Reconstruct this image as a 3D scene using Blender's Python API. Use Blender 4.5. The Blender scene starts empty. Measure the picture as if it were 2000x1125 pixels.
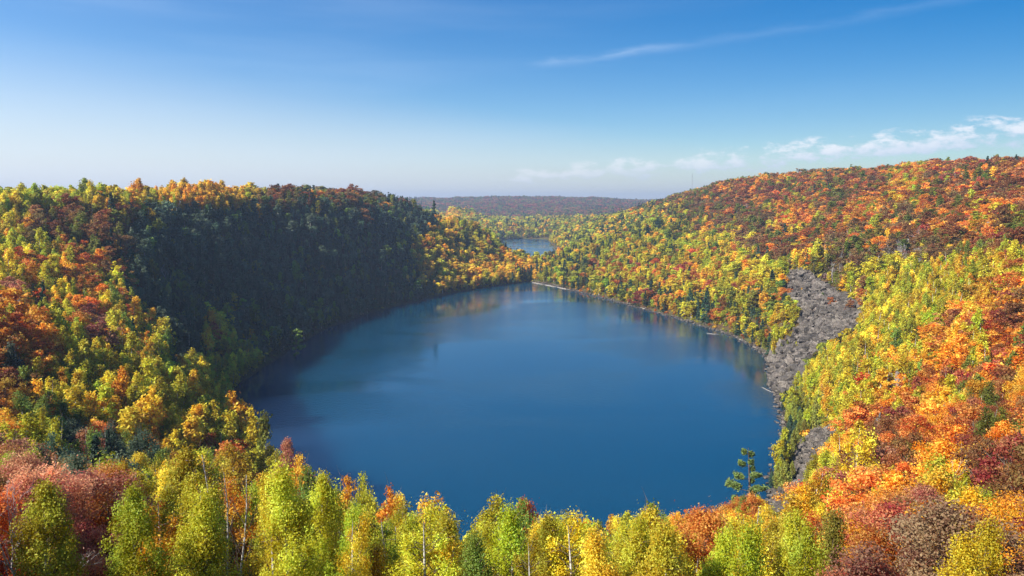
import bpy, math, random
import numpy as np
from mathutils import Vector
R = math.radians
random.seed(7); rng = np.random.default_rng(7)
sc = bpy.context.scene
C = sc.collection

# ------------------------------------------------------------------ camera, sky, sun, exposure
F = 1428.0; HOR = 398.0; CAMZ = 90.0
PITCH = math.atan((562.5 - HOR) / F)
cam = bpy.data.cameras.new('camera'); camo = bpy.data.objects.new('camera', cam); C.objects.link(camo)
camo.location = (0, 0, CAMZ); camo.rotation_euler = (math.pi/2 - PITCH, 0, 0)
cam.sensor_width = 36; cam.lens = 36 * F / 2000; cam.clip_start = 0.5; cam.clip_end = 60000
sc.camera = camo

SUN_AZ, SUN_EL = -118.0, 39.0          # azimuth clockwise from +Y (view direction)
sunl = bpy.data.lights.new('sun', 'SUN'); sunl.energy = 5.0; sunl.angle = R(0.5); sunl.color = (1, .95, .86)
suno = bpy.data.objects.new('sun', sunl); C.objects.link(suno)
sd_ = Vector((math.sin(R(SUN_AZ))*math.cos(R(SUN_EL)), math.cos(R(SUN_AZ))*math.cos(R(SUN_EL)), math.sin(R(SUN_EL))))
suno.rotation_euler = sd_.to_track_quat('Z', 'Y').to_euler(); suno.location = (-300, -50, 400)

sc.view_settings.view_transform = 'Standard'; sc.view_settings.look = 'None'
sc.view_settings.exposure = 0.68; sc.view_settings.gamma = 1.0; sc.view_settings.use_curve_mapping = False
cy = sc.cycles
cy.sample_clamp_direct = 0; cy.max_bounces = 6; cy.diffuse_bounces = 2; cy.glossy_bounces = 2; cy.transmission_bounces = 3
cy.volume_bounces = 0; cy.transparent_max_bounces = 4; cy.caustics_reflective = False; cy.caustics_refractive = False
cy.use_denoising = True; cy.sample_clamp_indirect = 4

class NT:
    """tiny node-tree writer"""
    def __init__(s, t): s.t = t
    def n(s, typ, **kw):
        nd = s.t.nodes.new(typ)
        ins = kw.pop('ins', {})
        for k, v in kw.items(): setattr(nd, k, v)
        for k, v in ins.items():
            if isinstance(v, bpy.types.NodeSocket): s.t.links.new(v, nd.inputs[k])
            else: nd.inputs[k].default_value = v
        return nd
    def m(s, op, a, b=None, c=None, clamp=False):
        nd = s.t.nodes.new('ShaderNodeMath'); nd.operation = op; nd.use_clamp = clamp
        for i, v in enumerate((a, b, c)):
            if v is None: continue
            if isinstance(v, bpy.types.NodeSocket): s.t.links.new(v, nd.inputs[i])
            else: nd.inputs[i].default_value = v
        return nd.outputs[0]
    def sm(s, x, a, b):
        nd = s.t.nodes.new('ShaderNodeMapRange'); nd.interpolation_type = 'SMOOTHSTEP'
        s.t.links.new(x, nd.inputs[0]); nd.inputs[1].default_value = a; nd.inputs[2].default_value = b
        return nd.outputs[0]
    def mix(s, f, a, b, blend='MIX'):
        nd = s.t.nodes.new('ShaderNodeMix'); nd.data_type = 'RGBA'; nd.blend_type = blend
        for k, v in ((0, f), (6, a), (7, b)):
            if isinstance(v, bpy.types.NodeSocket): s.t.links.new(v, nd.inputs[k])
            else: nd.inputs[k].default_value = v if k == 0 else (*v, 1)[:4]
        return nd.outputs[2]

SKY = 0.12
w = bpy.data.worlds.new('World'); sc.world = w; w.use_nodes = True
t = NT(w.node_tree); w.node_tree.nodes.clear()
sky = t.n('ShaderNodeTexSky', sky_type='NISHITA', sun_disc=False, sun_elevation=R(SUN_EL), sun_rotation=R(SUN_AZ),
          altitude=400, air_density=1.0, dust_density=0.6, ozone_density=2.2)
tc = t.n('ShaderNodeTexCoord')
sep = t.n('ShaderNodeSeparateXYZ', ins={0: tc.outputs['Generated']})
X, Y, Z = sep.outputs
el = t.m('MULTIPLY', t.m('ARCSINE', Z), 57.2958)
az = t.m('MULTIPLY', t.m('ARCTAN2', X, Y), 57.2958)
hs = t.n('ShaderNodeHueSaturation', ins={'Hue': 0.507, 'Saturation': t.m('MAXIMUM', t.m('ADD', 1.50, t.m('MULTIPLY', X, .22)), 1.2), 'Value': t.m('MAXIMUM', t.m('SUBTRACT', .73, t.m('MULTIPLY', X, .30)), .42), 'Color': sky.outputs[0]})
# milky air low in the sky, wider towards the sun's side
az_w = t.sm(az, 40.0, -40.0)
topw = t.m('ADD', t.m('MULTIPLY', az_w, 9.0), 2.6)
hz = t.m('SUBTRACT', 1.0, t.m('DIVIDE', t.m('MAXIMUM', el, 0.0), topw), clamp=True)
hzs = t.m('MULTIPLY', t.m('POWER', hz, 1.3), t.m('ADD', 0.70, t.m('MULTIPLY', az_w, .27)))
colr = t.mix(hzs, hs.outputs[0], t.mix(az_w, (3.5, 3.75, 4.6), (4.55, 4.6, 4.95)))
# thin veil texture
vn = t.n('ShaderNodeTexNoise', ins={'Vector': t.n('ShaderNodeCombineXYZ', ins={0: t.m('MULTIPLY', az, .035), 1: t.m('MULTIPLY', el, .32), 2: 3.1}).outputs[0], 'Scale': 1.0, 'Detail': 4.0, 'Roughness': .5})
veil = t.m('MULTIPLY', t.m('MULTIPLY', t.sm(vn.outputs[0], .42, .75), az_w), .15)
colr = t.mix(veil, colr, (4.0, 4.8, 6.0))
# low cumulus, rising from the middle of the horizon to the right
cc = t.n('ShaderNodeCombineXYZ', ins={0: t.m('MULTIPLY', az, .46), 1: t.m('MULTIPLY', el, 1.0), 2: 9.0}).outputs[0]
cn = t.n('ShaderNodeTexNoise', ins={'Vector': cc, 'Scale': 1.0, 'Detail': 9.0, 'Roughness': .62, 'Distortion': .05})
band_c = t.m('ADD', 1.95, t.m('MULTIPLY', az, .075))
bd = t.m('ABSOLUTE', t.m('SUBTRACT', el, band_c))
bw = t.m('ADD', .95, t.m('MULTIPLY', t.m('MAXIMUM', az, 0.0), .018))
bmask = t.m('SUBTRACT', 1.0, t.m('DIVIDE', bd, bw), clamp=True)
bmask = t.m('MULTIPLY', bmask, t.sm(az, -6.0, 6.0))
cl = t.sm(t.m('ADD', cn.outputs[0], t.m('MULTIPLY', bmask, .22)), .57, .75)
cl = t.m('MULTIPLY', cl, t.sm(bmask, 0.0, .35))
cl = t.m('MULTIPLY', cl, t.m('ADD', .5, t.m('MULTIPLY', t.sm(az, 5.0, 24.0), .3)))
cshade = t.sm(t.m('ADD', t.m('SUBTRACT', el, band_c), t.m('MULTIPLY', t.m('SUBTRACT', cn.outputs[0], .5), 2.0)), -.7, .5)
ccol = t.mix(cshade, (3.7, 4.2, 5.2), (5.5, 5.55, 5.9))
colr = t.mix(cl, colr, ccol)
# one long cirrus streak
sl = t.m('ADD', 10.4, t.m('MULTIPLY', az, .085))
ndist = t.n('ShaderNodeTexNoise', ins={'Vector': t.n('ShaderNodeCombineXYZ', ins={0: t.m('MULTIPLY', az, .28), 1: t.m('MULTIPLY', el, 1.1), 2: 7.7}).outputs[0], 'Scale': 1.0, 'Detail': 6.0, 'Roughness': .6})
sdv = t.m('SUBTRACT', t.m('SUBTRACT', el, sl), t.m('MULTIPLY', t.m('SUBTRACT', ndist.outputs[0], .5), 1.1))
smk = t.m('SUBTRACT', 1.0, t.m('DIVIDE', t.m('ABSOLUTE', sdv), .55), clamp=True)
smk = t.m('MULTIPLY', t.m('POWER', smk, 1.5), t.m('MULTIPLY', t.sm(az, .8, 3.5), t.m('SUBTRACT', 1.0, t.m('MULTIPLY', t.sm(az, 8.5, 15.0), .7))))
colr = t.mix(t.m('MULTIPLY', smk, t.m('MULTIPLY', t.sm(ndist.outputs[0], .2, .55), .22)), colr, (4.2, 5.0, 6.2))
bg = t.n('ShaderNodeBackground', ins={'Color': colr, 'Strength': SKY})
wo = t.n('ShaderNodeOutputWorld', ins={'Surface': bg.outputs[0]})

# ------------------------------------------------------------------ view geometry used to lay out the terrain
CP, SP = math.cos(PITCH), math.sin(PITCH)
def ray(u, v):
    a = (u - 1000) / F; b = -(v - 562.5) / F
    return a, CP + b*SP, -SP + b*CP
def hit(u, v, z0=0.0):
    x, y, z = ray(u, v); k = (z0 - CAMZ) / z
    return (x*k, y*k)
def at(u, v, Yd, th=0.0):
    x, y, z = ray(u, v); k = Yd / y
    return (x*k, Yd, CAMZ + z*k - th)
def project(x, y, z):
    yf = y*CP - (z-CAMZ)*SP; zu = y*SP + (z-CAMZ)*CP
    yf = np.where(np.abs(yf) < 1e-3, 1e-3, yf)
    return 1000 + F*x/yf, 562.5 - F*zu/yf

LAKE = [hit(*p) for p in [(470,752),(500,730),(520,715),(570,682),(640,641),(720,613),(800,592),(860,578),(930,565),(985,557),(1035,550),
  (1075,556),(1120,568),(1150,574),(1200,588),(1250,602),(1300,615),(1350,630),(1400,645),(1440,660),(1470,676),(1492,692),(1503,708),
  (1505,735),(1512,755),(1526,800),(1531,830),(1534,860),(1525,885),(1515,910),(1508,940),(1508,970),(1500,1000),(1440,1045),(1300,1085),
  (1100,1105),(900,1112),(750,1090),(620,1030),(540,960),(490,890),(460,820),(455,775)]]
FARZ = 12.0
FARLAKE = [hit(u, v, FARZ) for u, v in [(940,500),(962,482),(978,469),(1000,467),(1030,466.5),(1068,467.5),(1078,478),(1092,488),(1100,500),(1085,510),(1060,514),(1010,514),(965,512)]]

def sdist(px, py, poly):
    P = np.array(poly); Q = np.roll(P, -1, 0)
    d = np.full(px.shape, 1e18); ins = np.zeros(px.shape, bool)
    for (ax, ay), (bx, by) in zip(P, Q):
        ex, ey = bx-ax, by-ay; wx, wy = px-ax, py-ay
        k = np.clip((wx*ex + wy*ey) / (ex*ex+ey*ey), 0, 1)
        d = np.minimum(d, (wx-k*ex)**2 + (wy-k*ey)**2)
        c = (ay > py) != (by > py)
        with np.errstate(divide='ignore', invalid='ignore'):
            xi = ax + (py-ay) * ex / (ey if ey != 0 else 1e-9)
        ins ^= c & (px < xi)
    d = np.sqrt(d)
    return np.where(ins, -d, d)          # negative inside
def inpoly(px, py, poly): return sdist(px, py, poly) < 0

def vnoise(x, y, seed=0):
    xi = np.floor(x).astype(np.int64); yi = np.floor(y).astype(np.int64)
    fx = x-xi; fy = y-yi; fx = fx*fx*(3-2*fx); fy = fy*fy*(3-2*fy)
    def h(a, b):
        n = (a*374761393 + b*668265263 + seed*1442695041) & 0xffffffff
        n = ((n ^ (n >> 13)) * 1274126177) & 0xffffffff
        return ((n ^ (n >> 16)) & 0xffff) / 65535.0
    return (h(xi, yi)*(1-fx)+h(xi+1, yi)*fx)*(1-fy) + (h(xi, yi+1)*(1-fx)+h(xi+1, yi+1)*fx)*fy
def fbm(x, y, seed=0, o=4):
    s = 0; a = .5
    for i in range(o): s = s + a*(vnoise(x, y, seed+i)-.5); x = x*2.03+13.7; y = y*2.03+7.1; a *= .5
    return s

ctl = []
ctl += [(x, y, .3) for x, y in LAKE] + [(x, y, FARZ+.3) for x, y in FARLAKE]
ctl += [(0,0,86),(-30,-5,86),(30,-5,87),(0,-60,90),(-120,-60,92),(120,-60,93),(0,-400,95),(-400,-300,95),(400,-300,100),
        (0,25,71),(0,40,60),(0,70,44.5),(0,100,31),(0,140,12),(22,40,61),(25,70,46),(30,100,32),(33,140,15),(-12,28,70.5),
        (-20,30,70),(-45,75,47),(-30,100,31),(-35,150,16),(-28,60,55),(-60,60,66),(-60,110,40),(-80,150,30),(-85,200,24),(-110,220,34),
        (-100,260,14),(-105,150,44),(-150,150,60),(-150,220,52),(-150,290,42),(-200,290,64),(-200,200,74),(-240,400,85),(-260,300,80),(-300,150,88),
        (-165,360,34),(-160,400,14),(-180,400,44),(-205,400,76),(-235,420,86),(-420,420,86),(-300,600,93),(-158,530,14),(-180,530,46),(-205,530,82),(-226,540,94),
        (-120,640,14),(-145,640,46),(-172,640,82),(-195,640,95),(-93,705,14),(-118,712,48),(-145,720,80),(-165,725,93),(-60,778,15),(-92,795,44),(-118,812,70),(-142,836,92),(-120,852,87),(-62,850,28),(-38,865,17),(-93,895,62),(-230,740,92),
        (-400,600,88),(-420,800,80),(-270,900,70),(-650,700,84),(-170,1020,54),(-60,1180,34),(-200,1300,48),(-120,1650,48),(-90,2000,56),
        (-500,1500,70),(-900,900,85),(-900,1600,80),(-900,200,95),
        (40,930,12),(60,1010,14)]
def cr(u, v, Yd, th=0): ctl.append(at(u, v, Yd, th))
for a in [(900,438,1000,10),(960,453,975,10),(1000,490,940,10),(1033,512,905,8),(870,470,900,0),(920,490,870,0),
          (1120,545,800),(1150,540,800),(1150,500,900),(1150,455,1300),(1160,422,2000,8),(1050,432,2000,8),(950,436,2000,10),
          (1250,560,700),(1250,500,830),(1250,450,1100),(1250,408,1700,8),(1400,580,580),(1400,520,680),(1400,450,850),(1400,400,980),(1400,352,1080,9),
          (1290,388,1500,9),(1340,372,1280,9),
          (1480,630,478),(1550,615,430),(1555,535,480),(1560,470,620),(1560,400,800),(1560,343,960,9),(1680,620,375),(1700,545,430),(1700,475,520),(1720,400,650),(1700,330,850,9),
          (1850,700,255),(1850,600,310),(1850,505,380),(1850,462,420),(1850,400,520),(1850,322,720,9),
          (2000,800,150),(2000,650,215),(2000,505,320),(2000,445,400),(2000,312,620,9),
          (2250,500,260),(2250,400,420),(2300,300,600,9),(2300,700,150),(1600,900,205),(1640,800,240),(1650,940,180),(1750,800,200),(1600,1020,140),(1700,1000,125),(1900,1000,95),(1900,1110,60),(2050,1000,70),
          (820,394,3600,8),(900,392,3700,8),(1000,387,4100,8),(1150,386,4300,8),(1280,390,4300,8),(900,424,2600,8),(1000,426,2500,8),(1100,408,3200,8),(700,395,3800),(500,400,3800),(1500,395,4300),(1000,400,6500),(500,400,6500),(1500,400,6500)]: cr(*a)
for u, v, Yd in [(1400,352,1500),(1560,343,1400),(1700,330,1300),(1850,322,1150),(2000,312,1000),(2300,300,1000)]:
    x, y, z = at(u, v, Yd); ctl.append((x, y, min(z-30, 118)))
ctl = np.array(ctl, float)
def _phi(d2): return np.sqrt(d2 + 20.0**2)
_A = _phi(((ctl[:, None, :2]-ctl[None, :, :2])**2).sum(-1)); n_ = len(ctl)
_M = np.zeros((n_+1, n_+1)); _M[:n_, :n_] = _A - np.eye(n_)*1.5; _M[:n_, n_] = 1; _M[n_, :n_] = 1
_W = np.linalg.solve(_M, np.append(ctl[:, 2], 0))
def rbf(x, y):
    out = np.full(x.shape, _W[-1]); 
    for (cx, cyy, _), w_ in zip(ctl, _W): out += w_*np.sqrt((x-cx)**2+(y-cyy)**2+400.0)
    return out
def height(x, y):
    x = np.asarray(x, float); y = np.asarray(y, float)
    r = np.hypot(x, y)
    h = rbf(x, y)
    far = np.clip((r-5000)/3000, 0, 1); h = h*(1-far) + 70*far
    h = h + fbm(x/60, y/60, 3)*7*np.clip((r-20)/200, 0, 1) + fbm(x/14, y/14, 9)*2.2*np.clip((r-12)/60, 0, 1) + (fbm(x/420, y/420, 5)*44 + fbm(x/130, y/130, 15)*20)*np.clip((r-1900)/1500, 0, 1)
    ucap, _ = project(x, y, np.full(x.shape, CAMZ)); ucap = np.where(y > 20, ucap, np.where(x < 0, -3000, 5000))
    vs = np.interp(ucap, [-3000,0,200,350,470,500,620,720,800,850,875,900,1270,1285,1400,1500,1700,2000,3000], [375,372,367,354,360,369,363,366,384,408,430,-3000,-3000,389,352,342,328,312,300])
    rcr = np.interp(ucap, [-3000,0,300,480,520,900], [470,470,520,600,3000,3000])
    zc = CAMZ + (HOR-vs)/F*r - np.where(ucap < 480, 15.0, np.where(ucap < 1000, 12.0, 10.0)) - np.maximum(0, r-rcr)*.10*(ucap < 900)
    zc = np.where((r > 180) & (r < 2200), zc, 1e4)
    d_ = (h-zc)/3.0; h = np.where(d_ > -4, zc + 3.0*(-np.log1p(np.exp(-np.clip(d_, -4, 30)))), h)
    for poly, z0, dmax in ((LAKE, 0.0, 18), (FARLAKE, FARZ, 10)):
        s = sdist(x + fbm(x/9, y/9, 21)*4, y + fbm(x/9, y/9, 33)*4, poly)
        lo = z0 + np.where(s < 12, .08+.42*np.maximum(s, 0), 5.1)
        k = np.clip(s/14, 0, 1); k = k*k*(3-2*k)
        ho = (z0+.06+.40*np.maximum(s, 0))*(1-k) + np.maximum(h, lo*np.clip(1-(s-12)/60, 0, 1))*k
        h = np.where(s < 0, z0 - np.minimum(dmax, -s*.7), np.where(s < 14, ho, np.where(s < 72, np.maximum(h, (z0+5.1)*(1-(s-12)/60)), h)))
    return h

# ------------------------------------------------------------------ mesh helpers
def mk_mesh(name, V, Q, mats=(), midx=None, attrs=None, smooth=False, tri=False):
    me = bpy.data.meshes.new(name); k = 3 if tri else 4
    V = np.asarray(V, np.float32); Q = np.asarray(Q, np.int32)
    me.vertices.add(len(V)); me.vertices.foreach_set('co', V.ravel())
    me.loops.add(Q.size); me.loops.foreach_set('vertex_index', Q.ravel())
    me.polygons.add(len(Q)); me.polygons.foreach_set('loop_start', np.arange(0, Q.size, k, dtype=np.int32))
    if midx is not None: me.polygons.foreach_set('material_index', np.asarray(midx, np.int32))
    me.polygons.foreach_set('use_smooth', np.full(len(Q), smooth))
    for m_ in mats: me.materials.append(m_)
    me.update(calc_edges=True)
    for an, (ty, arr) in (attrs or {}).items():
        at_ = me.attributes.new(an, ty, 'POINT')
        at_.data.foreach_set('value' if ty in ('FLOAT', 'INT') else 'vector' if ty == 'FLOAT_VECTOR' else 'color', np.asarray(arr).ravel())
    return me
def new_obj(name, data, parent=None, kind=None, **props):
    o = bpy.data.objects.new(name, data); C.objects.link(o)
    if parent: o.parent = parent
    if kind: o['kind'] = kind
    for k, v in props.items(): o[k] = v
    return o

# ------------------------------------------------------------------ materials
def material(name):
    m = bpy.data.materials.new(name); m.use_nodes = True; m.node_tree.nodes.clear(); return m, NT(m.node_tree)
def leaf_mat(name, instancer, trans=.45, gain=1.16):
    m, t = material(name)
    if instancer: src = t.n('ShaderNodeAttribute', attribute_type='INSTANCER', attribute_name='tint').outputs['Color']
    else: src = t.n('ShaderNodeObjectInfo').outputs['Color']
    lv = t.n('ShaderNodeAttribute', attribute_name='lv').outputs['Fac']
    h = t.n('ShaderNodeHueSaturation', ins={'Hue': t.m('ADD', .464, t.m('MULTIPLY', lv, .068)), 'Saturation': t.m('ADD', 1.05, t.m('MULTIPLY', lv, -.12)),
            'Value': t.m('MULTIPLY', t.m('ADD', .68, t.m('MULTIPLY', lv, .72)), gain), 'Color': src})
    p = t.n('ShaderNodeBsdfPrincipled', ins={'Base Color': h.outputs[0], 'Roughness': .55, 'Specular IOR Level': .25})
    tr = t.n('ShaderNodeBsdfTranslucent', ins={'Color': h.outputs[0]})
    mx = t.n('ShaderNodeMixShader', ins={0: trans, 1: p.outputs[0], 2: tr.outputs[0]})
    t.n('ShaderNodeOutputMaterial', ins={0: mx.outputs[0]}); return m
LEAF = leaf_mat('leaves', False); LEAFI = leaf_mat('leaves_far', True)
NEED = leaf_mat('needles', False, .08); NEEDI = leaf_mat('needles_far', True, .08)
def bark_mat(name, c1, c2, sc_=6.0, z=.3):
    m, t = material(name)
    tcn = t.n('ShaderNodeTexCoord')
    mp = t.n('ShaderNodeMapping', ins={'Vector': tcn.outputs['Object'], 'Scale': (1, 1, z)})
    nz = t.n('ShaderNodeTexNoise', ins={'Vector': mp.outputs[0], 'Scale': sc_, 'Detail': 4.0})
    c = t.mix(t.sm(nz.outputs[0], .42, .62), c1, c2)
    p = t.n('ShaderNodeBsdfPrincipled', ins={'Base Color': c, 'Roughness': .8})
    t.n('ShaderNodeOutputMaterial', ins={0: p.outputs[0]}); return m
BIRCHB = bark_mat('birch_bark', (.66, .62, .56), (.22, .18, .15), 4, 1.6)
BARKT = bark_mat('twig_bark', (.10, .065, .045), (.24, .18, .14))
DARKB = bark_mat('dark_bark', (.10, .075, .06), (.20, .16, .13))
GREYB = bark_mat('grey_bark', (.30, .27, .26), (.42, .38, .36))
WEATH = bark_mat('weathered_wood', (.50, .44, .36), (.30, .25, .20), 1.5)

def rock_mat(name, base=(.085, .068, .054), lich=(.225, .195, .155)):
    m, t = material(name)
    tcn = t.n('ShaderNodeTexCoord'); g = t.n('ShaderNodeNewGeometry')
    nz = t.n('ShaderNodeTexNoise', ins={'Vector': g.outputs['Position'], 'Scale': .9, 'Detail': 8.0, 'Roughness': .65})
    n2 = t.n('ShaderNodeTexNoise', ins={'Vector': g.outputs['Position'], 'Scale': .25, 'Detail': 3.0})
    c = t.mix(t.sm(nz.outputs[0], .4, .68), base, lich)
    c = t.mix(t.m('MULTIPLY', t.sm(n2.outputs[0], .5, .7), .4), c, (.16, .12, .10))
    lv = t.n('ShaderNodeAttribute', attribute_name='lv').outputs['Fac']
    h = t.n('ShaderNodeHueSaturation', ins={'Value': t.m('ADD', .35, t.m('MULTIPLY', lv, 1.0)), 'Color': c})
    b = t.n('ShaderNodeBump', ins={'Strength': .5, 'Distance': .2, 'Height': nz.outputs[0]})
    p = t.n('ShaderNodeBsdfPrincipled', ins={'Base Color': h.outputs[0], 'Roughness': .85, 'Normal': b.outputs[0]})
    t.n('ShaderNodeOutputMaterial', ins={0: p.outputs[0]}); return m
ROCK = rock_mat('grey_rock'); PALE = rock_mat('pale_rock', (.19, .17, .145), (.30, .275, .24))

# ground
GM, t = material('forest_floor')
g = t.n('ShaderNodeNewGeometry'); pos = g.outputs['Position']
n1 = t.n('ShaderNodeTexNoise', ins={'Vector': pos, 'Scale': .06, 'Detail': 8.0, 'Roughness': .7})
n2 = t.n('ShaderNodeTexNoise', ins={'Vector': pos, 'Scale': .8, 'Detail': 6.0, 'Roughness': .7})
n3 = t.n('ShaderNodeTexNoise', ins={'Vector': pos, 'Scale': .012, 'Detail': 3.0})
c = t.mix(t.sm(n2.outputs[0], .35, .65), (.045, .032, .02), (.13, .075, .035))
c = t.mix(t.sm(n1.outputs[0], .45, .6), c, (.09, .095, .03))
c = t.mix(t.m('MULTIPLY', t.sm(n3.outputs[0], .5, .65), .5), c, (.15, .075, .03))
rk = t.n('ShaderNodeAttribute', attribute_name='rocky').outputs['Fac']
c = t.mix(rk, c, t.mix(t.sm(n2.outputs[0], .4, .6), (.022, .018, .016), (.07, .058, .052)))  # rock ground darkened so gaps between stones read as shade
b = t.n('ShaderNodeBump', ins={'Strength': .6, 'Distance': .3, 'Height': n2.outputs[0]})
p = t.n('ShaderNodeBsdfPrincipled', ins={'Base Color': c, 'Roughness': .95, 'Specular IOR Level': .1, 'Normal': b.outputs[0]})
t.n('ShaderNodeOutputMaterial', ins={0: p.outputs[0]})

# water
def water_mat(name, s0, s1, r0, r1):
  WM, t = material(name)
  g = t.n('ShaderNodeNewGeometry'); pos = g.outputs['Position']
  mp = t.n('ShaderNodeMapping', ins={'Vector': pos, 'Scale': (1, 1, 1), 'Rotation': (0, 0, R(20))})
  w1 = t.n('ShaderNodeTexNoise', ins={'Vector': mp.outputs[0], 'Scale': .55, 'Detail': 4.0, 'Roughness': .6})
  w2 = t.n('ShaderNodeTexNoise', ins={'Vector': mp.outputs[0], 'Scale': 2.2, 'Detail': 2.0, 'Roughness': .5})
  mpc = t.n('ShaderNodeMapping', ins={'Vector': pos, 'Scale': (.0075, .013, 1)})
  calm = t.n('ShaderNodeTexNoise', ins={'Vector': mpc.outputs[0], 'Scale': 1.0, 'Detail': 3.0, 'Roughness': .5, 'Distortion': .6})
  cf = t.sm(calm.outputs[0], .36, .62)
  hgt = t.m('ADD', t.m('MULTIPLY', w1.outputs[0], .8), t.m('MULTIPLY', w2.outputs[0], .25))
  b = t.n('ShaderNodeBump', ins={'Strength': t.m('ADD', s0, t.m('MULTIPLY', cf, s1-s0)), 'Distance': .28, 'Height': hgt})
  p = t.n('ShaderNodeBsdfPrincipled', subsurface_method='BURLEY', ins={'Subsurface Weight': 1.0, 'Subsurface Radius': (12, 26, 30), 'Subsurface Scale': 1.0, 'Base Color': (.001, .047, .094, 1), 'Roughness': t.m('ADD', r0, t.m('MULTIPLY', cf, r1)), 'IOR': 1.85, 'Normal': b.outputs[0]})
  t.n('ShaderNodeOutputMaterial', ins={0: p.outputs[0]})
  return WM
WM = water_mat('lake_water', .08, .34, .04, .14); WM2 = water_mat('far_lake_water', .22, .32, .12, .08)

# ------------------------------------------------------------------ the ground: one sheet to the horizon
SCREE1 = [(1548,532),(1575,527),(1600,548),(1625,570),(1655,580),(1682,594),(1680,632),(1640,656),(1602,674),(1578,700),(1560,742),(1535,768),(1512,756),(1507,703),(1532,676),(1562,640),(1562,600),(1547,575),(1537,550)]
SCREE2 = [(1640,832),(1618,862),(1590,892),(1575,925),(1562,960),(1548,992),(1508,996),(1512,970),(1540,945),(1552,905),(1566,865),(1600,838)]
az_ = np.concatenate([np.linspace(-180, -55, 60)[:-1], np.linspace(-55, 55, 620), np.linspace(55, 180, 60)[1:]])
rr = np.concatenate([[1.0], np.geomspace(4, 9000, 620)])
A_, R_ = np.meshgrid(np.radians(az_), rr)
GX, GY = (R_*np.sin(A_)), (R_*np.cos(A_))
GH = height(GX, GY)
uu, vv = project(GX, GY, GH)
rocky = np.zeros(GX.shape)
near_m = (GY > 100) & (GY < 700) & (GX > 20) & (GX < 330)
for S in (SCREE1, SCREE2):
    rocky[near_m] = np.maximum(rocky[near_m], np.clip(.5 - sdist(uu[near_m], vv[near_m], S)/8, 0, 1))
s1 = sdist(GX, GY, LAKE); rocky = np.maximum(rocky, np.clip(1-(s1-.5)/.8, 0, 1)*(R_ < 1500))
nr, na = GX.shape
idx = np.arange(nr*na).reshape(nr, na)
Q = np.stack([idx[:-1, :-1], idx[:-1, 1:], idx[1:, 1:], idx[1:, :-1]], -1).reshape(-1, 4)[:, ::-1]
gm = mk_mesh('ground', np.stack([GX, GY, GH], -1).reshape(-1, 3), Q, [GM], attrs={'rocky': ('FLOAT', rocky.astype(np.float32).ravel())}, smooth=True)
new_obj('ground', gm, kind='structure', label='leaf-strewn forested slopes and ridges around the two lakes')
# horizon table (running max of slope along each azimuth)
SL = (GH-CAMZ)/np.maximum(R_, 1); HZ = np.maximum.accumulate(SL[1:], 0)
HZ = np.vstack([np.full((1, na), -9), HZ])
LR = np.log(rr[1:])
def horizon(x, y):
    a = np.degrees(np.arctan2(x, y)); r = np.hypot(x, y)*.97
    ia = np.clip(np.searchsorted(az_, a), 0, na-1); ir = np.clip(np.searchsorted(rr, r)-1, 0, nr-1)
    return HZ[ir, ia]
def raster_height(x, y):                     # fast lookup from the sheet itself so that things stand on it
    a = np.degrees(np.arctan2(x, y)); r = np.hypot(x, y)
    ia = np.clip(np.searchsorted(az_, a)-1, 0, na-2); ir = np.clip(np.searchsorted(rr, r)-1, 0, nr-2)
    fa = np.clip((a-az_[ia])/(az_[ia+1]-az_[ia]), 0, 1); fr = np.clip((r-rr[ir])/(rr[ir+1]-rr[ir]), 0, 1)
    return (GH[ir, ia]*(1-fa)+GH[ir, ia+1]*fa)*(1-fr)+(GH[ir+1, ia]*(1-fa)+GH[ir+1, ia+1]*fa)*fr
def gh(x, y): return float(raster_height(np.array([x]), np.array([y]))[0])

def water(name, poly, z, label):
    P = np.array(poly); c0 = P.mean(0); d = P-c0; P = c0 + d*(1+7/np.linalg.norm(d, axis=1, keepdims=True))
    me = bpy.data.meshes.new(name); me.from_pydata([(x, y, z) for x, y in P], [], [list(range(len(P)))]); me.materials.append(WM if z == 0 else WM2)
    me.update()
    if me.polygons[0].normal.z < 0: me.flip_normals()
    new_obj(name, me, kind='structure', label=label)
water('lake', LAKE, 0.0, 'deep blue lake ringed by autumn forest')
water('far_lake', FARLAKE, FARZ, 'small pale blue lake in the gap beyond the large one')

# ------------------------------------------------------------------ tree prototypes (all 10 m tall)
def tube(pts, rad, n=5):
    pts = np.array(pts, float); rad = np.array(rad, float); V = []; Q = []
    for i, pnt in enumerate(pts):
        d = pts[min(i+1, len(pts)-1)]-pts[max(i-1, 0)]; d /= np.linalg.norm(d)+1e-9
        a = np.cross(d, [1, 0, 0] if abs(d[0]) < .8 else [0, 1, 0]); a /= np.linalg.norm(a); b_ = np.cross(d, a)
        for k in range(n):
            an = 2*math.pi*k/n; V.append(pnt+rad[i]*(math.cos(an)*a+math.sin(an)*b_))
    for i in range(len(pts)-1):
        for k in range(n): Q.append([i*n+k, i*n+(k+1) % n, (i+1)*n+(k+1) % n, (i+1)*n+k])
    return np.array(V), np.array(Q, int).reshape(-1, 4)
def join(parts):
    V = []; Q = []; o = 0
    for v, q in parts: V.append(v); Q.append(q+o); o += len(v)
    return np.concatenate(V), np.concatenate(Q)
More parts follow.
